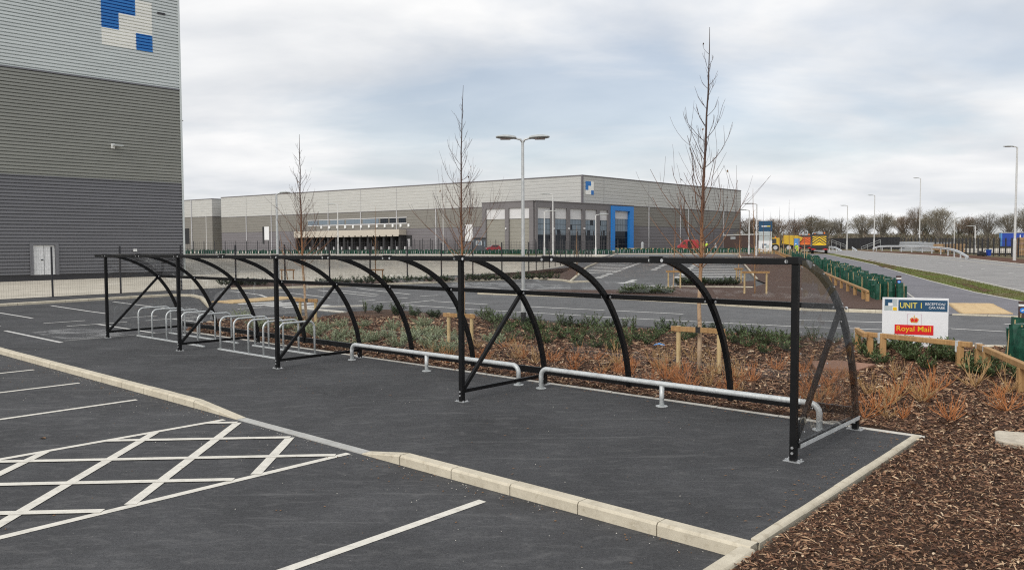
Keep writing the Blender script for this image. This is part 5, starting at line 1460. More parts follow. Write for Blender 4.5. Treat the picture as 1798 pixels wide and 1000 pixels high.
for y in (-.7, .7): b = MB(); b.box((-2.84, y, 1.02), (.1, .3, .2)); b.build('headlight', 'pale_plastic', v)
for x in (-1.9, 1.75):
    for y in (-.9, .9): wheel(v, x, y, .36, .24)
# small red car by the gatehouse
D = 168; p = at(866, D, .02); v = thing('car', 'dark red hatchback parked by the gatehouse before the office', 'car', p, .25); v.scale = (.8, .9, .9)
b = MB(); side_prism(b, [(-2.0, .3), (1.95, .3), (2.0, .85), (1.75, 1.05), (1.2, 1.5), (-.3, 1.52), (-1.0, 1.0), (-1.95, .85)], -.85, .85); b.build('body', 'dark_red_paint', v, bevel=.07)
b = MB(); side_prism(b, [(-.85, 1.02), (1.35, 1.05), (1.05, 1.42), (-.22, 1.44)], -.88, .88); b.build('side_window', 'car_glass', v)
b = MB(); b.bar((-1.0, 0, 1.03), (-.35, 0, 1.5), 1.4, .05); b.build('windscreen', 'window_pale', v)
for y in (-.6, .6): b = MB(); b.box((-1.97, y, .72), (.08, .32, .16)); b.build('headlight', 'white_paint', v)
b = MB(); b.box((-2.0, 0, .45), (.08, 1.5, .2)); b.build('bumper', 'dark_body', v)
for x in (-1.3, 1.3):
    for y in (-.78, .78): wheel(v, x, y, .31, .2)
# gatehouse cabin
D = 172; p = at(842, D); v = thing('gatehouse', 'small dark grey gatehouse cabin with a pale window beside the red hatchback', 'cabin', p, .1)
b = MB(); b.box((0, 0, 1.4), (2.7, 2.2, 2.8)); b.build('wall', 'cabin_grey', v)
b = MB(); b.box((0, 0, 2.85), (3.0, 2.5, .2)); b.build('roof', 'dark_body', v)
b = MB(); b.box((-.2, -1.11, 1.75), (1.3, .06, .9)); w_ = b.build('window', 'white_paint', v); b = MB(); b.box((-.2, -1.15, 1.75), (1.1, .04, .7)); b.build('pane', 'window_pale', w_)
b = MB(); b.box((1.05, -1.11, 1.6), (.3, .06, 1.2)); b.build('side_window', 'window_pale', v)
# totem sign
D = 150; p = at(1343.5, D); hT = zat(1343, 388, D) - p.z; wT = 22.5 * D / 1377; v = thing('totem_sign', 'tall totem sign in blue, grey and white panels beside the far car park', 'sign', p, -.1)
for i, (a, c, mt) in enumerate(((0, .36, 'sign_white'), (.365, .52, 'sign_grey'), (.525, .66, 'sign_grey'), (.665, 1.0, 'sign_navy'))):
    if i in (1, 2):
        for k_ in range(2):
            zz0 = a + (c - a) * k_ / 2; zz1 = a + (c - a) * (k_ + .94) / 2
            b = MB(); b.box((0, 0, hT * (zz0 + zz1) / 2), (wT * .96, .35, hT * (zz1 - zz0))); b.build('panel', mt, v)
    else: b = MB(); b.box((0, 0, hT * (a + c) / 2), (wT, .38, hT * (c - a))); b.build('panel', mt, v)
b = MB(); b.box((-.25, -.2, hT * .83), (wT * .42, .03, hT * .035)); b.build('emblem_stroke', 'sign_white', v)
b = MB(); b.box((.55, -.2, hT * .83), (wT * .30, .03, hT * .03)); b.build('emblem_stroke', 'sign_lemon', v)
b = MB(); b.box((-.2, -.2, hT * .235), (.8, .03, .22)); b.box((-.45, -.2, hT * .16), (.3, .03, .5)); b.build('emblem', 'sign_navy', v)
b = MB(); b.box((.35, -.2, hT * .17), (.6, .03, .6)); b.build('emblem', 'sign_grey', v)
# yellow dumper truck
D = 150; p = at(1378, D, .02); v = thing('dump_truck', 'yellow articulated dump truck by the totem sign, its skip to the right', 'dump truck', p, -.33)
b = MB(); side_prism(b, [(-2.6, .9), (-.9, .9), (-.9, 2.6), (-2.5, 2.6), (-2.75, 1.9)], -1.05, 1.05); b.build('cab', 'yellow_paint', v, bevel=.05)
b = MB(); b.box((-2.0, -1.07, 2.0), (.9, .06, .85)); b.build('side_window', 'car_glass', v)
b = MB(); b.box((-1.95, -1.07, 1.15), (1.0, .06, .4)); b.build('grille', 'dark_body', v)
b = MB(); b.box((.2, 0, .95), (4.6, .9, .4)); b.build('chassis', 'dark_body', v)
b = MB(); side_prism(b, [(-.5, 1.5), (1.5, 1.15), (2.9, 2.0), (3.2, 2.6), (2.2, 3.0), (-.3, 3.1)], -1.2, 1.2); b.build('skip', 'yellow_paint', v, bevel=.05)
b = MB(); b.box((2.1, -1.25, 1.75), (1.0, .08, 1.4)); b.build('blue_guard', 'blue_light', v)
for x in (-1.7, .7, 2.2):
    for y in (-.9, .9): wheel(v, x, y, .72, .5)
b = MB(); b.tube([(-1.7, 0, 2.6), (-1.7, 0, 2.85)], .12, 8); b.build('beacon', 'orange_stripe', v)
# striped road trucks seen from behind
def road_truck(px, D, label, pan, w=2.5, s=1.0):
    p = at(px, D, .03); v = thing('road_truck', label, 'truck', p, -.37, 'striped road repair trucks'); v.scale = (s, s, s)
    b = MB(); b.box((0, 1.6, 2.1), (w, 3.2, 2.2)); b.build('body', 'dark_body', v, bevel=.1)
    b = MB(); b.box((0, 4.6, 1.9), (w * .95, 1.9, 2.4)); b.build('cab', 'dark_body', v, bevel=.12)
    b = MB(); b.box((0, 2.5, .75), (w * .4, 6.5, .35)); b.build('chassis', 'black_rubber', v)
    b = MB(); b.box((0, -.02, 2.12), (w * .98, .04, 2.1)); b.build('board_frame', 'dark_body', v)
    pn = MB(); pn.box((0, -.06, 2.1), (w * .84, .05, 1.5)); pb_ = pn.build('chevron_board', pan[0], v)
    for s_ in (-1, 1):                                              # stripes falling outwards from the middle
        for k_ in range(4):
            hw_ = w * .42; zt0 = 2.85 + .55 - k_ * .42
            q = [(.0, zt0), (hw_, zt0 - .75), (hw_, zt0 - .75 - .20), (.0, zt0 - .20)]
            q = [(x, max(1.36, min(2.84, z))) for x, z in q]
            if q[0][1] - q[3][1] < .02 and q[1][1] - q[2][1] < .02: continue
            n = 4; b = MB(); b.add([(s_ * x, -.092, z) for x, z in q] + [(s_ * x, -.085, z) for x, z in q], [(0, 1, 2, 3), (7, 6, 5, 4)] + [(i, (i + 1) % n, n + (i + 1) % n, n + i) for i in range(n)]); b.build('chevron_stripe', pan[1], pb_)
    b = MB(); b.box((0, -.12, 1.05), (w * .96, .2, .28)); b.build('rear_step', 'dark_body', v)
    b = MB(); b.box((0, -.2, .72), (w, .16, .24)); b.build('bumper', 'dark_red_paint', v)
    for x in (-.9, .9): b = MB(); b.box((x, -.29, .74), (.3, .04, .14)); b.build('tail_light', 'sign_red', v)
    for x in (-w * .42, w * .42):
        for y in (.6, 4.4): wheel(v, x, y, .5, .4, 'x')
    for x in (-.7, .75): b = MB(); b.tube([(x, .3, 3.2), (x, .3, 3.5)], .11, 8); b.build('beacon', 'orange_stripe', v)
    b = MB(); b.bar((-w * .5, .1, 1.2), (-w * .42, .1, 3.4), .14, .14); b.bar((-w * .42, .1, 3.4), (w * .1, .3, 3.55), .12, .12); b.build('hose_frame', 'pale_plastic', v)
    b = MB(); b.box((.1, .5, 3.35), (.8, .5, .35)); b.build('hopper', 'pale_plastic', v)
road_truck(1438.5, 128, 'bigger road truck from behind with yellow and black chevrons on the main road', ('sign_yellow', 'dark_body'))
road_truck(1413, 148, 'smaller road truck from behind with orange and red chevrons beside the yellow dump truck', ('orange_stripe', 'dark_red_paint'), s=.95)
# blue trailer at the right edge
D = 122; p = at(1757, D, .0); v = thing('lorry_trailer', 'blue curtain-sided lorry trailer with white lettering, cut by the right edge', 'trailer', p, -.47)
zt_ = zat(1760, 409, D) - p.z; L = 13.0
b = MB(); b.box((L / 2, 1.25, (zt_ + 1.2) / 2), (L, 2.5, zt_ - 1.2)); b.build('curtain', 'blue_tarp', v)
b = MB(); b.box((.06, 1.25, (zt_ + 1.2) / 2 ), (.2, 2.56, zt_ - 1.16)); b.build('headboard', 'blue_light', v)
b = MB(); b.box((L / 2, 1.25, zt_ + .06), (L + .1, 2.6, .12)); b.build('roof', 'pale_plastic', v)
b = MB(); b.box((L / 2, 1.25, 1.1), (L, 2.4, .25)); b.build('chassis', 'dark_body', v)
for x in (9.0, 10.3, 11.6):
    for y in (.2, 2.3): wheel(v, x, y, .5, .4)
for y in (.4, 2.1): b = MB(); b.box((2.4, y, .55), (.2, .2, 1.1)); b.build('landing_leg', 'dark_body', v)
lettering('UK P', 2.45, 4.75, 1.2 + (zt_ - 1.2) * .66, -.03, 'white_paint', v, h=.75, bold=.02)
# crates, bin and dark machine by the fence
D = 112
for i, (x, z) in enumerate(((1789, 0), (1799, 0), (1789, 1), (1799, 1), (1792, 2), (1802, 2))):
    p = at(x, D); t = thing('timber_crate', ['left crate in the bottom row', 'right crate in the bottom row', 'left crate in the middle row', 'right crate in the middle row', 'left crate on top', 'right crate on top'][i] + ' of the brown crate stack by the blue trailer', 'crate', (p.x, p.y, p.z + z * .85), 0, 'stacked brown crates')
    for k_ in range(3): b = MB(); b.box((0, -.36, .14 + k_ * .27), (.78, .04, .22)); b.build('slat', 'crate_wood', t)
    b = MB(); b.box((0, 0, .42), (.74, .68, .8)); b.build('box', 'timber_old', t)
p = at(1736, 108); v = thing('wheelie_bin', 'blue wheelie bin behind the boundary fence', 'bin', p); v.scale = (.62, .62, .62)
b = MB(); b.add([(-.3, -.3, .1), (.3, -.3, .1), (.3, .3, .1), (-.3, .3, .1), (-.4, -.4, 1.4), (.4, -.4, 1.4), (.4, .4, 1.4), (-.4, .4, 1.4)], [(3, 2, 1, 0), (4, 5, 6, 7), (0, 1, 5, 4), (1, 2, 6, 5), (2, 3, 7, 6), (3, 0, 4, 7)]); b.build('body', 'blue_tarp', v)
b = MB(); b.box((0, -.03, 1.46), (.86, .9, .1)); b.build('lid', 'blue_light', v)
for x in (-.28, .28): b = MB(); b.tube([(x - .05, .3, .12), (x + .05, .3, .12)], .12, 10); b.build('wheel', 'black_rubber', v)
p = at(1724, 108); v = thing('compactor', 'small black machine lying behind the boundary fence left of the blue bin', 'machine', p); v.scale = (.7, .7, .7)
b = MB(); b.box((0, 0, .55), (1.4, .7, .7), Matrix.Rotation(.25, 3, 'Y')); b.build('body', 'dark_body', v, bevel=.06)
b = MB(); b.tube([(.4, 0, .9), (1.0, 0, 1.7)], .06, 6); b.build('handle', 'dark_body', v)
for x in (-.45, .4): b = MB(); b.tube([(x, -.4, .25), (x, .4, .25)], .25, 10); b.build('roller', 'black_rubber', v)
for i, (x0, x1, y0, y1) in enumerate(((1582, 1622, 424, 430), (1612, 1668, 425, 431), (1640, 1690, 428, 434))):
    D = 150 - i * 6; a, c = at(x0, D), at(x1, D); z0_, z1_ = zat(x0, y1, D), zat(x0, y0, D); t = thing('material_stack', ['left stack of pale pipes behind the boundary fence', 'middle stack of pale sheets behind the boundary fence', 'brown pile of timber behind the boundary fence'][i], 'material stack', a, 0)
    for k_ in range(4):
        b = MB(); hh = max(.3, (z1_ - a.z) / 4); b.box(((c.x - a.x) / 2 + rnd.uniform(-.3, .3), 0, hh * (k_ + .5)), ((c.x - a.x) * rnd.uniform(.9, 1), 1.6, hh * .9)); b.build('layer', 'pale_plastic' if i < 2 else 'crate_wood', t)

# ------------------------------------------------------------------ people
def person(p, label, rz, bend=0.0, h=1.76):
    t = thing('person', label, 'person', p, rz)
    me = bpy.data.meshes.new('person_body'); s = h / 1.76; hip = Vector((0, 0, .92))
    R3 = Matrix.Rotation(bend, 3, 'X')
    def up_(x, y, z): return hip + R3 @ (Vector((x, y, z)) - hip)
    V_ = [hip, up_(0, 0, 1.15), up_(0, 0, 1.38), up_(0, .0, 1.50), up_(0, -.02, 1.62), up_(0, -.02, 1.74),
          up_(-.19, 0, 1.42), up_(-.25, -.06, 1.15), up_(-.23, -.22, .95), up_(.19, 0, 1.42), up_(.25, -.08, 1.15), up_(.22, -.26, .98),
          Vector((-.10, 0, .86)), Vector((-.12, -.03, .48)), Vector((-.13, .03, .09)), Vector((-.14, -.14, .04)), Vector((.10, 0, .86)), Vector((.13, .02, .48)), Vector((.14, .06, .09)), Vector((.15, -.11, .04))]
    E_ = [(0, 1), (1, 2), (2, 3), (3, 4), (4, 5), (2, 6), (6, 7), (7, 8), (2, 9), (9, 10), (10, 11), (0, 12), (12, 13), (13, 14), (14, 15), (0, 16), (16, 17), (17, 18), (18, 19)]
    rad = [.15, .15, .16, .06, .095, .07, .075, .055, .04, .075, .055, .04, .10, .075, .05, .045, .10, .075, .05, .045]
    me.from_pydata([q * s for q in V_], E_, []); o = bpy.data.objects.new('body', me); COL.objects.link(o)
    sk = o.modifiers.new('skin', 'SKIN'); me.skin_vertices[0].data.foreach_set('radius', [r_ * s for r_ in rad for _ in (0, 1)])
    me.skin_vertices[0].data[0].use_root = True
    sub = o.modifiers.new('sub', 'SUBSURF'); sub.levels = 1; sub.render_levels = 1
    dg = bpy.context.evaluated_depsgraph_get(); dg.update(); m2 = bpy.data.meshes.new_from_object(o.evaluated_get(dg)); bpy.data.objects.remove(o)
    for q in ('hi_vis', 'dark_cloth', 'skin_tone'): m2.materials.append(M[q])
    for f in m2.polygons:
        c = f.center / s; ui = R3.transposed() @ (c - hip) + hip
        f.material_index = 2 if ui.z > 1.53 or (ui.z < 1.0 and abs(ui.x) > .19 and c.z > .7) else (0 if ui.z > .95 or (ui.z > .6 and bend > .2) else 1)
        f.use_smooth = True
    o = bpy.data.objects.new('body', m2); COL.objects.link(o); o.parent = t
    b = MB(); hc = up_(0, -.02, 1.72) * s; b.tube([hc, hc + R3 @ Vector((0, 0, .06)), hc + R3 @ Vector((0, 0, .11))], [.13, .125, .07], 12); b.build('hard_hat', 'white_paint', t, smooth=True)
    b = MB()
    for z in (1.08, 1.25):
        pts = [up_(.17 * math.cos(a), .15 * math.sin(a) - .0, z) * s for a in [k_ * .5236 for k_ in range(13)]]
        b.tube(pts, .022, 5, cap=False)
    b.build('reflective_band', 'pale_plastic', t)
person(at(1399.5, 124, .02), 'person in yellow hi-vis bending by the end of the green guards before the trucks', -.8, .55)
person(at(1235, 160, .02), 'person in yellow hi-vis standing left of the tallest birch trunk by the red van', .3, .05)
person(at(1241, 161, .02), 'person in yellow hi-vis standing beside a workmate right of the red van', -.4, .05)
p = at(1256.5, 165); b = MB(); b.tube([(p.x, p.y, p.z), (p.x, p.y, p.z + 1.2), (p.x, p.y, p.z + 1.6)], [.25, .22, .12], 10); tag(b.build('charging_post', 'pale_plastic'), 'pale charging post right of the people in hi-vis', 'charging post')
p = at(1128, 175); b = MB(); b.tube([(p.x, p.y, p.z), (p.x, p.y, p.z + 1.6), (p.x, p.y, p.z + 1.9)], [.3, .3, .15], 10); tag(b.build('charging_post', 'pale_plastic'), 'pale charging post right of the blue portal', 'charging post')
# ================================================================== PLANTING
def leaf_shrub(seed, nstem, h, spread, nleaf, leaf, mat, stem_mat, up=.6, lw=.35):
    R_ = random.Random(seed); st, lf = MB(), MB()
    for i in range(nstem):
        az = i * 2.4 + R_.uniform(-.5, .5); el = R_.uniform(.45, 1.25); L = h * R_.uniform(.65, 1.15)
        d = Vector((math.cos(az) * math.cos(el) * spread, math.sin(az) * math.cos(el) * spread, math.sin(el))).normalized(); p = Vector((R_.uniform(-.03, .03), R_.uniform(-.03, .03), 0)); pts = [p.copy()]
        for _ in range(5): d = (d + Vector((R_.uniform(-.12, .12), R_.uniform(-.12, .12), .06 * up))).normalized(); p = p + d * L / 5; pts.append(p.copy())
        st.tube(pts, [.006, .0055, .005, .004, .003, .002], 4, cap=False)
        for j in range(nleaf):
            f = .15 + .85 * (j + R_.random()) / nleaf; k_ = min(4, int(f * 5)); o = pts[k_].lerp(pts[k_ + 1], f * 5 - k_) if k_ < 5 else pts[5]
            a2 = R_.uniform(0, 6.28); ld = (Vector((math.cos(a2), math.sin(a2), R_.uniform(-.2, .8))) + d * .5).normalized(); l = leaf * R_.uniform(.6, 1.25)
            s_ = ld.cross(Vector((R_.uniform(-.3, .3), R_.uniform(-.3, .3), 1))).normalized(); nn = s_.cross(ld) * (l * .10); w_ = l * lw * .5
            m1, m2 = o + ld * l * .35, o + ld * l * .72
            lf.add([o, m1 - s_ * w_ + nn, m1, m1 + s_ * w_ + nn, o + ld * l, m2 - s_ * w_ * .7 + nn, m2 + s_ * w_ * .7 + nn], [(0, 1, 2), (0, 2, 3), (1, 5, 4, 2), (2, 4, 6, 3)])
    return st.mesh('stem', stem_mat), lf.mesh('foliage', mat)
def twig_shrub(seed, n, h):
    R_ = random.Random(seed); st = MB()
    for i in range(n):
        az = R_.uniform(0, 6.28); el = R_.uniform(.2, 1.15); L = h * R_.uniform(.5, 1.25); d = Vector((math.cos(az) * math.cos(el), math.sin(az) * math.cos(el), math.sin(el))); p = Vector((R_.uniform(-.04, .04), R_.uniform(-.04, .04), -.01)); pts = [p.copy()]
        for _ in range(5): d = (d + Vector((R_.uniform(-.16, .16), R_.uniform(-.16, .16), .08))).normalized(); p = p + d * L / 5; pts.append(p.copy())
        st.tube(pts, [.0064, .0058, .005, .0043, .0034, .0022], 5, cap=False)
        for _ in range(R_.randint(2, 4)):
            k_ = R_.randint(1, 4); o = pts[k_]; d2_ = ((pts[k_ + 1] - pts[k_]).normalized() + Vector((R_.uniform(-.8, .8), R_.uniform(-.8, .8), R_.uniform(-.1, .5)))).normalized(); l2 = L * R_.uniform(.2, .42)
            st.tube([o, o + d2_ * l2 * .5, o + (d2_ + Vector((0, 0, .15))) * l2], [.0042, .0036, .0022], 4, cap=False)
    return st
GREEN = [leaf_shrub(i, 13, .34, 1.3, 15, .085, 'leaf_green', 'twig_dark') for i in (1, 2, 3, 4)]
TALLG = [leaf_shrub(i, 8, .46, .8, 14, .085, 'leaf_green', 'twig_dark', 1.2) for i in (11, 12, 13)]
DARKG = [leaf_shrub(i, 12, .32, 1.3, 14, .10, 'leaf_dark', 'twig_dark') for i in (21, 22)]
GREY = [leaf_shrub(i, 32, .38, 1.3, 22, .052, 'leaf_grey', 'leaf_grey', .4, .34) for i in (5, 6, 7)]
TWIG = [twig_shrub(i, 14, .38).mesh('stems', 'twig_orange' if i % 3 else 'twig_tan') for i in (31, 32, 33, 34, 35, 36)]
def shrub(kind, p, s, label, group):
    z = p.z + .01
    if kind is TWIG:
        o = inst('twiggy_shrub', rnd.choice(TWIG), None, (p.x, p.y, z), (0, 0, rnd.uniform(0, 6.28)), (s, s, s * rnd.uniform(.8, 1.15))); return tag(o, label, 'shrub', group)
    st, lf = rnd.choice(kind)
    o = inst('leafy_shrub' if kind is not GREY else 'grey_shrub', lf, None, (p.x, p.y, z), (0, 0, rnd.uniform(0, 6.28)), (s, s, s * rnd.uniform(.85, 1.15)))
    inst('stem', st, o); return tag(o, label, 'shrub', group)
def zone(u):
    if u < -.5: return 'right of the shelter near the board'
    if u < 5.2: return 'behind the bay nearest the gable sheet'
    if u < 10.3: return 'behind the farther low rail'
    return 'behind the bike racks'
# dark green leafy plants along the road side of the bed
spots = []
for px, py in ((1105, 612), (1120, 600), (1135, 607), (1150, 598), (1160, 590), (1200, 600), (1215, 596), (1290, 606), (1303, 598), (1330, 603), (1345, 608), (1315, 612), (1355, 598), (1365, 612), (1340, 622), (1075, 594), (1090, 605), (1062, 600), (1050, 586), (1040, 598), (1025, 590), (1010, 600), (1000, 588), (985, 596), (975, 584), (960, 592), (950, 580), (938, 588), (925, 582), (905, 575), (895, 585), (880, 572), (870, 580), (862, 568), (930, 600), (900, 600), (880, 594), (960, 605), (1015, 612), (1045, 612), (1075, 618), (1378, 602), (1385, 618), (1393, 608)):
    spots.append((px, py))
for x, y in spots:
    shrub(GREEN if rnd.random() < .75 else TALLG, G(x, y), rnd.uniform(.8, 1.15), 'dark green leafy shrub in the bark ' + zone(toL(G(x, y))[0]), 'dark green leafy shrubs ' + zone(toL(G(x, y))[0]))
for x, y in ((1532, 632), (1545, 640), (1560, 615), (1578, 618), (1590, 626), (1598, 636), (1612, 638), (1625, 650), (1600, 620), (1652, 620), (1665, 628), (1672, 638), (1698, 642), (1705, 655), (1718, 660), (1722, 648), (1760, 650), (1790, 668), (1798, 660), (1520, 622), (1585, 612), (1735, 664), (1645, 634)):
    shrub(GREEN, G(x, y), rnd.uniform(.85, 1.15), 'dark green leafy shrub in the bark along the knee rail by the UNIT 1 board', 'dark green leafy shrubs along the knee rail')
# low dark hedge plants along the far edge of the bed, left half
for i in range(26):
    u = 9.5 + i * .40; p = W(u + rnd.uniform(-.2, .2), 10.2 - .02 * (u - 9.5) + rnd.uniform(-.8, .2)); shrub(DARKG if rnd.random() < .6 else TALLG, p, rnd.uniform(.8, 1.15), 'low dark shrub at the road edge ' + zone(u), 'low dark shrubs at the road edge ' + zone(u))
for i in range(22):
    u = 1.2 + i * .42; p = W(u, 10.9 + rnd.uniform(-.7, .2)); shrub(DARKG if rnd.random() < .5 else TALLG, p, rnd.uniform(.7, 1.05), 'low dark shrub at the road edge ' + zone(u), 'low dark shrubs at the road edge ' + zone(u))
# grey-green bushes
for x, y in ((585, 605), (575, 580), (600, 575), (625, 590), (615, 612), (640, 575), (640, 605), (655, 602), (690, 580), (680, 595), (675, 605), (700, 612), (720, 600), (715, 612), (735, 590), (760, 598), (750, 612), (770, 590), (785, 608), (800, 600), (745, 575), (770, 620), (790, 622), (830, 606), (860, 602), (855, 592), (410, 565), (430, 572), (445, 565), (465, 575), (480, 568), (495, 560), (500, 580), (520, 572), (545, 580), (555, 592), (560, 572), (530, 588), (450, 580), (425, 562), (875, 605), (600, 595), (660, 585)):
    if rnd.random() < .22: continue
    p = G(x, y); shrub(GREY, p, rnd.uniform(.85, 1.2), 'grey-green fluffy bush in the bark ' + zone(toL(p)[0]), 'grey-green bushes ' + zone(toL(p)[0]))
# orange twigs
tw_named = [((1566, 712), 'orange twiggy shrub right of the clear gable sheet, before the reddish board', .95), ((1556, 735), 'small orange twiggy shrub close to the corner of the gable sheet', .6), ((1640, 690), 'large orange twiggy shrub below the UNIT 1 board in the middle of the bark', 1.15), ((1710, 680), 'sprawling orange twiggy shrub in front of the knee rail bend', 1.2), ((1772, 690), 'orange twiggy shrub at the right edge below the knee rail', .95), ((1765, 722), 'reddish twiggy shrub at the right edge above the concrete slab', .9), ((1668, 740), 'orange twiggy shrub standing alone between the gable sheet and the concrete slab', .85), ((1748, 700), 'thin tan twiggy shrub left of the right edge', .8), ((1572, 664), 'orange twiggy shrub behind the reddish board', .8)]
for (x, y), lb, s_ in tw_named:
    p = G(x, y); o = inst('twiggy_shrub', rnd.choice(TWIG), None, (p.x, p.y, .02), (0, 0, rnd.uniform(0, 6.28)), (s_, s_, s_)); tag(o, lb, 'shrub')
for i in range(68):
    u = rnd.uniform(-.3, 9.6); v = rnd.uniform(2.6, 6.0 if u < 5 else 5.2); p = W(u, v)
    if abs(u - 3.9) < .3 and abs(v - 5.1) < .4: continue
    shrub(TWIG, p, rnd.uniform(.6, 1.05), 'orange twiggy shrub in the bark ' + zone(u), 'orange twiggy shrubs ' + zone(u))
# plants on the far islands
for (x0, x1, yf, n, kd, lb) in ((560, 990, lambda x: 502 - (x - 560) * .026, 40, DARKG, 'low dark shrub on the narrow island behind the shelter'), (1090, 1180, lambda x: 519, 16, GREEN, 'low green shrub in the far bed left of the stakes'), (1190, 1300, lambda x: 503, 18, DARKG, 'low dark shrub on the island beyond the stakes'), (390, 470, lambda x: 503, 14, DARKG, 'low dark shrub on the verge behind the bike racks')):
    for i in range(n):
        x = x0 + (x1 - x0) * (i + rnd.uniform(-.3, .3)) / n; p = G(x, yf(x)); p.z += .08; shrub(kd, p, rnd.uniform(.9, 1.5), lb, lb.replace('shrub', 'shrubs'))
# narrow planted strip under those
sheet('island_bed', GP([(405, 507), (560, 504), (760, 496), (890, 490.5), (925, 488.5), (985, 492), (1003, 495.5), (1030, 471), (1012, 470), (985, 482), (925, 484), (800, 489), (645, 494), (560, 496), (405, 497)]), .09, 'mulch_far')
sheet('island_bed', GP([(1188, 504.5), (1322, 506.5), (1325, 495), (1290, 497), (1192, 499)]), .09, 'mulch_far')

# ------------------------------------------------------------------ bark chips: one mass of slivers
rng = np.random.default_rng(5)
def point_in(poly, X, Y):
    ins = np.zeros(len(X), bool); n = len(poly)
    for i in range(n):
        x1, y1 = poly[i].x, poly[i].y; x2, y2 = poly[(i + 1) % n].x, poly[(i + 1) % n].y
        c = ((y1 > Y) != (y2 > Y)) & (X < (x2 - x1) * (Y - y1) / (y2 - y1 + 1e-12) + x1); ins ^= c
    return ins
X = rng.uniform(-14, 16, 1500000); Y = rng.uniform(3.6, 27, 1500000)
keep = (np.abs(X / Y) < .70) & (rng.random(len(X)) < np.minimum(1.0, (7.5 / Y) ** 1.9)); X, Y = X[keep], Y[keep]
ok = point_in(BED, X, Y); X, Y = X[ok], Y[ok]
nC = len(X); far_ = np.clip(Y / 9, .8, 2.0)
Ln = rng.gamma(2.6, .0150, nC) * far_ + .014; Wd = (rng.gamma(2.4, .0032, nC) + .0035) * far_; An = rng.uniform(0, 2 * math.pi, nC)
Tl = rng.normal(0, .22, nC); Rl = rng.normal(0, .5, nC); Zb = rng.uniform(.014, .042, nC) + .018 * np.sin(X * 3.1) * np.sin(Y * 2.7)
Zb = np.maximum(Zb, .014) + .004 * far_
ca, sa_ = np.cos(An), np.sin(An)
lx, ly, lz = ca * np.cos(Tl), sa_ * np.cos(Tl), np.sin(Tl)
wx, wy, wz = -sa_ * np.cos(Rl), ca * np.cos(Rl), np.sin(Rl)
co = np.zeros((nC, 6, 3))
bend_ = rng.uniform(.0, .25, nC) * Wd
for k_, (a, c, up_) in enumerate(((-.5, -.35, 0), (-.42, .4, 0), (.05, .5, 1), (.5, .30, 0), (.44, -.35, 0), (-.05, -.5, 1))):
    co[:, k_, 0] = X + lx * Ln * a + wx * Wd * c; co[:, k_, 1] = Y + ly * Ln * a + wy * Wd * c; co[:, k_, 2] = Zb + lz * Ln * a + wz * Wd * c + up_ * (bend_ + .003)
me = bpy.data.meshes.new('bark_chips'); me.vertices.add(nC * 6); me.vertices.foreach_set('co', co.ravel())
me.loops.add(nC * 8); me.polygons.add(nC * 2)
idx = (np.arange(nC) * 6)[:, None] + np.array([0, 1, 2, 5, 5, 2, 3, 4])[None, :]
me.loops.foreach_set('vertex_index', idx.ravel().astype(np.int32))
me.polygons.foreach_set('loop_start', (np.arange(nC * 2) * 4).astype(np.int32)); me.polygons.foreach_set('loop_total', np.full(nC * 2, 4, np.int32))
me.update(calc_edges=True); me.validate()
at2 = me.attributes.new('shade', 'FLOAT', 'POINT'); shv = np.clip(rng.beta(1.35, 1.95, nC), 0, 1); at2.data.foreach_set('value', np.repeat(shv, 6).astype(np.float32))
me.materials.append(M['bark_chips']); o = bpy.data.objects.new('bark_chips', me); COL.objects.link(o); tag(o, 'loose brown and tan bark chips covering the planting bed', 'bark chips', None, 'stuff')
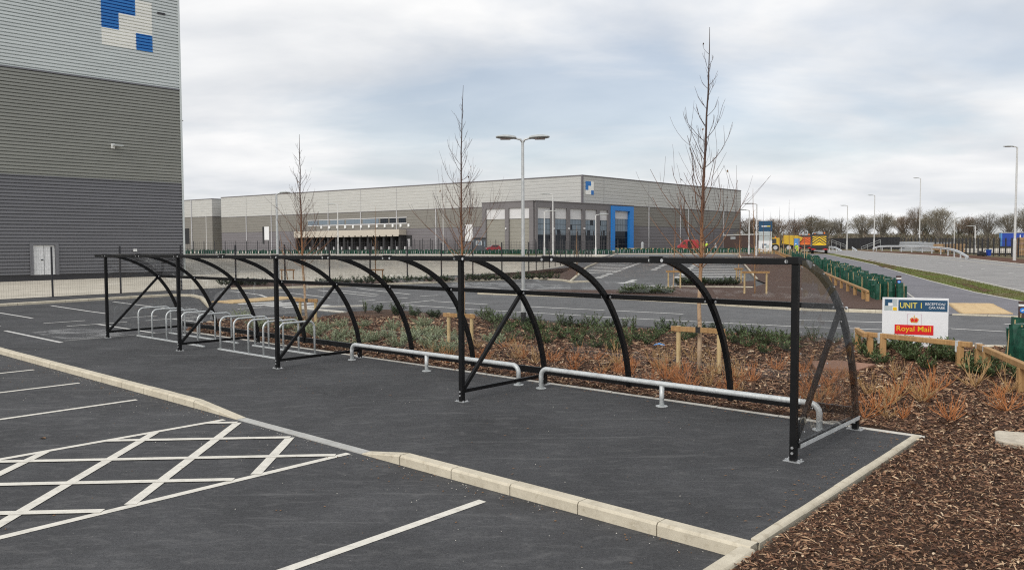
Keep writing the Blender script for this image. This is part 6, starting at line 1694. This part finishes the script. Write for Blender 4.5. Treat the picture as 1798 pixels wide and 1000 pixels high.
# stray chips and grit on the tarmac
gb = MB()
for i in range(260):
    if rnd.random() < .5: u, v = rnd.uniform(-.6, 9), 2.05 - abs(rnd.gauss(0, .10))
    elif rnd.random() < .5: u, v = -.60 + abs(rnd.gauss(0, .10)), rnd.uniform(-2.3, 2.0)
    else: u, v = rnd.uniform(-.6, 12), rnd.uniform(-2.4, 2.0)
    p = W(u, v, .012); a = rnd.uniform(0, 6.28); l = rnd.uniform(.006, .03); w_ = rnd.uniform(.003, .006); d = Vector((math.cos(a), math.sin(a), 0)); n_ = Vector((-d.y, d.x, 0))
    gb.add([p - d * l, p + n_ * w_, p + d * l, p - n_ * w_, p + Vector((0, 0, .006))], [(0, 1, 4), (1, 2, 4), (2, 3, 4), (3, 0, 4)])
for i in range(200):
    p = W(rnd.uniform(-.5, 16), -2.70 - abs(rnd.gauss(0, .25)) - (rnd.random() < .3) * rnd.uniform(0, 4), -.094); a = rnd.uniform(0, 6.28); l = rnd.uniform(.005, .018); w_ = l * .6; d = Vector((math.cos(a), math.sin(a), 0)); n_ = Vector((-d.y, d.x, 0))
    gb.add([p - d * l, p + n_ * w_, p + d * l, p - n_ * w_, p + Vector((0, 0, .008))], [(0, 1, 4), (1, 2, 4), (2, 3, 4), (3, 0, 4)])
for i in range(380):
    if i % 2: p = W(rnd.uniform(-.5, 18), -2.72 - abs(rnd.gauss(0, .10)), -.096)
    else: p = W(rnd.uniform(-.5, 18), rnd.uniform(-2.45, 2.0), .006) if rnd.random() < .3 else W(rnd.uniform(-.5, 16), -2.75 - abs(rnd.gauss(0, .9)), -.096)
    u_, v_ = toL(p)
    if 3.3 < u_ < 8.5 and -2.56 < v_ < -1.2: continue
    a = rnd.uniform(0, 6.28); l = rnd.uniform(.003, .008); d = Vector((math.cos(a), math.sin(a), 0)) * l; n_ = Vector((-d.y, d.x, 0)) * .8
    gb.add([p - d, p + n_, p + d, p - n_, p + Vector((0, 0, l))], [(0, 1, 4), (1, 2, 4), (2, 3, 4), (3, 0, 4)], 1)
o = gb.build('bark_litter', ['dead_leaf', 'kerb_pale']); tag(o, 'stray bark bits and grit scattered over the tarmac near the kerbs', 'litter', None, 'stuff')
# grass blades on the verges
gr = MB(); R_ = random.Random(3)
vp = [(v_.co.x, v_.co.y) for v_ in verge.data.vertices]
VP = GP([(1447, 445.5), (1466, 445.5), (1568, 466.5), (1666, 484), (1732, 499), (1798, 514), (1950, 549), (1950, 570), (1798, 530), (1710, 513), (1632, 493), (1533, 464)])
gx = np.array([p.x for p in VP]); gy = np.array([p.y for p in VP])
X = rng.uniform(gx.min(), gx.max(), 160000); Y = 20 + (110 - 20) * rng.random(160000) ** 1.6; ok = point_in(VP, X, Y); X, Y = X[ok][:14000], Y[ok][:14000]
for x, y in zip(X, Y):
    z = T(y) + .03; h = R_.uniform(.04, .11); s_ = .5 + y / 60
    gr.add([(x - .012 * s_, y, z), (x + .012 * s_, y, z), (x + R_.uniform(-.05, .05), y + R_.uniform(-.05, .05), z + h)], [(0, 1, 2)])
o = gr.build('grass', 'verge_grass'); tag(o, 'short rough grass on the verge between footpath and main road', 'grass', None, 'stuff')
for o in list(COL.objects):
    if o.type == 'EMPTY' and 'kind' not in o and 'label' not in o: o['kind'] = 'structure'
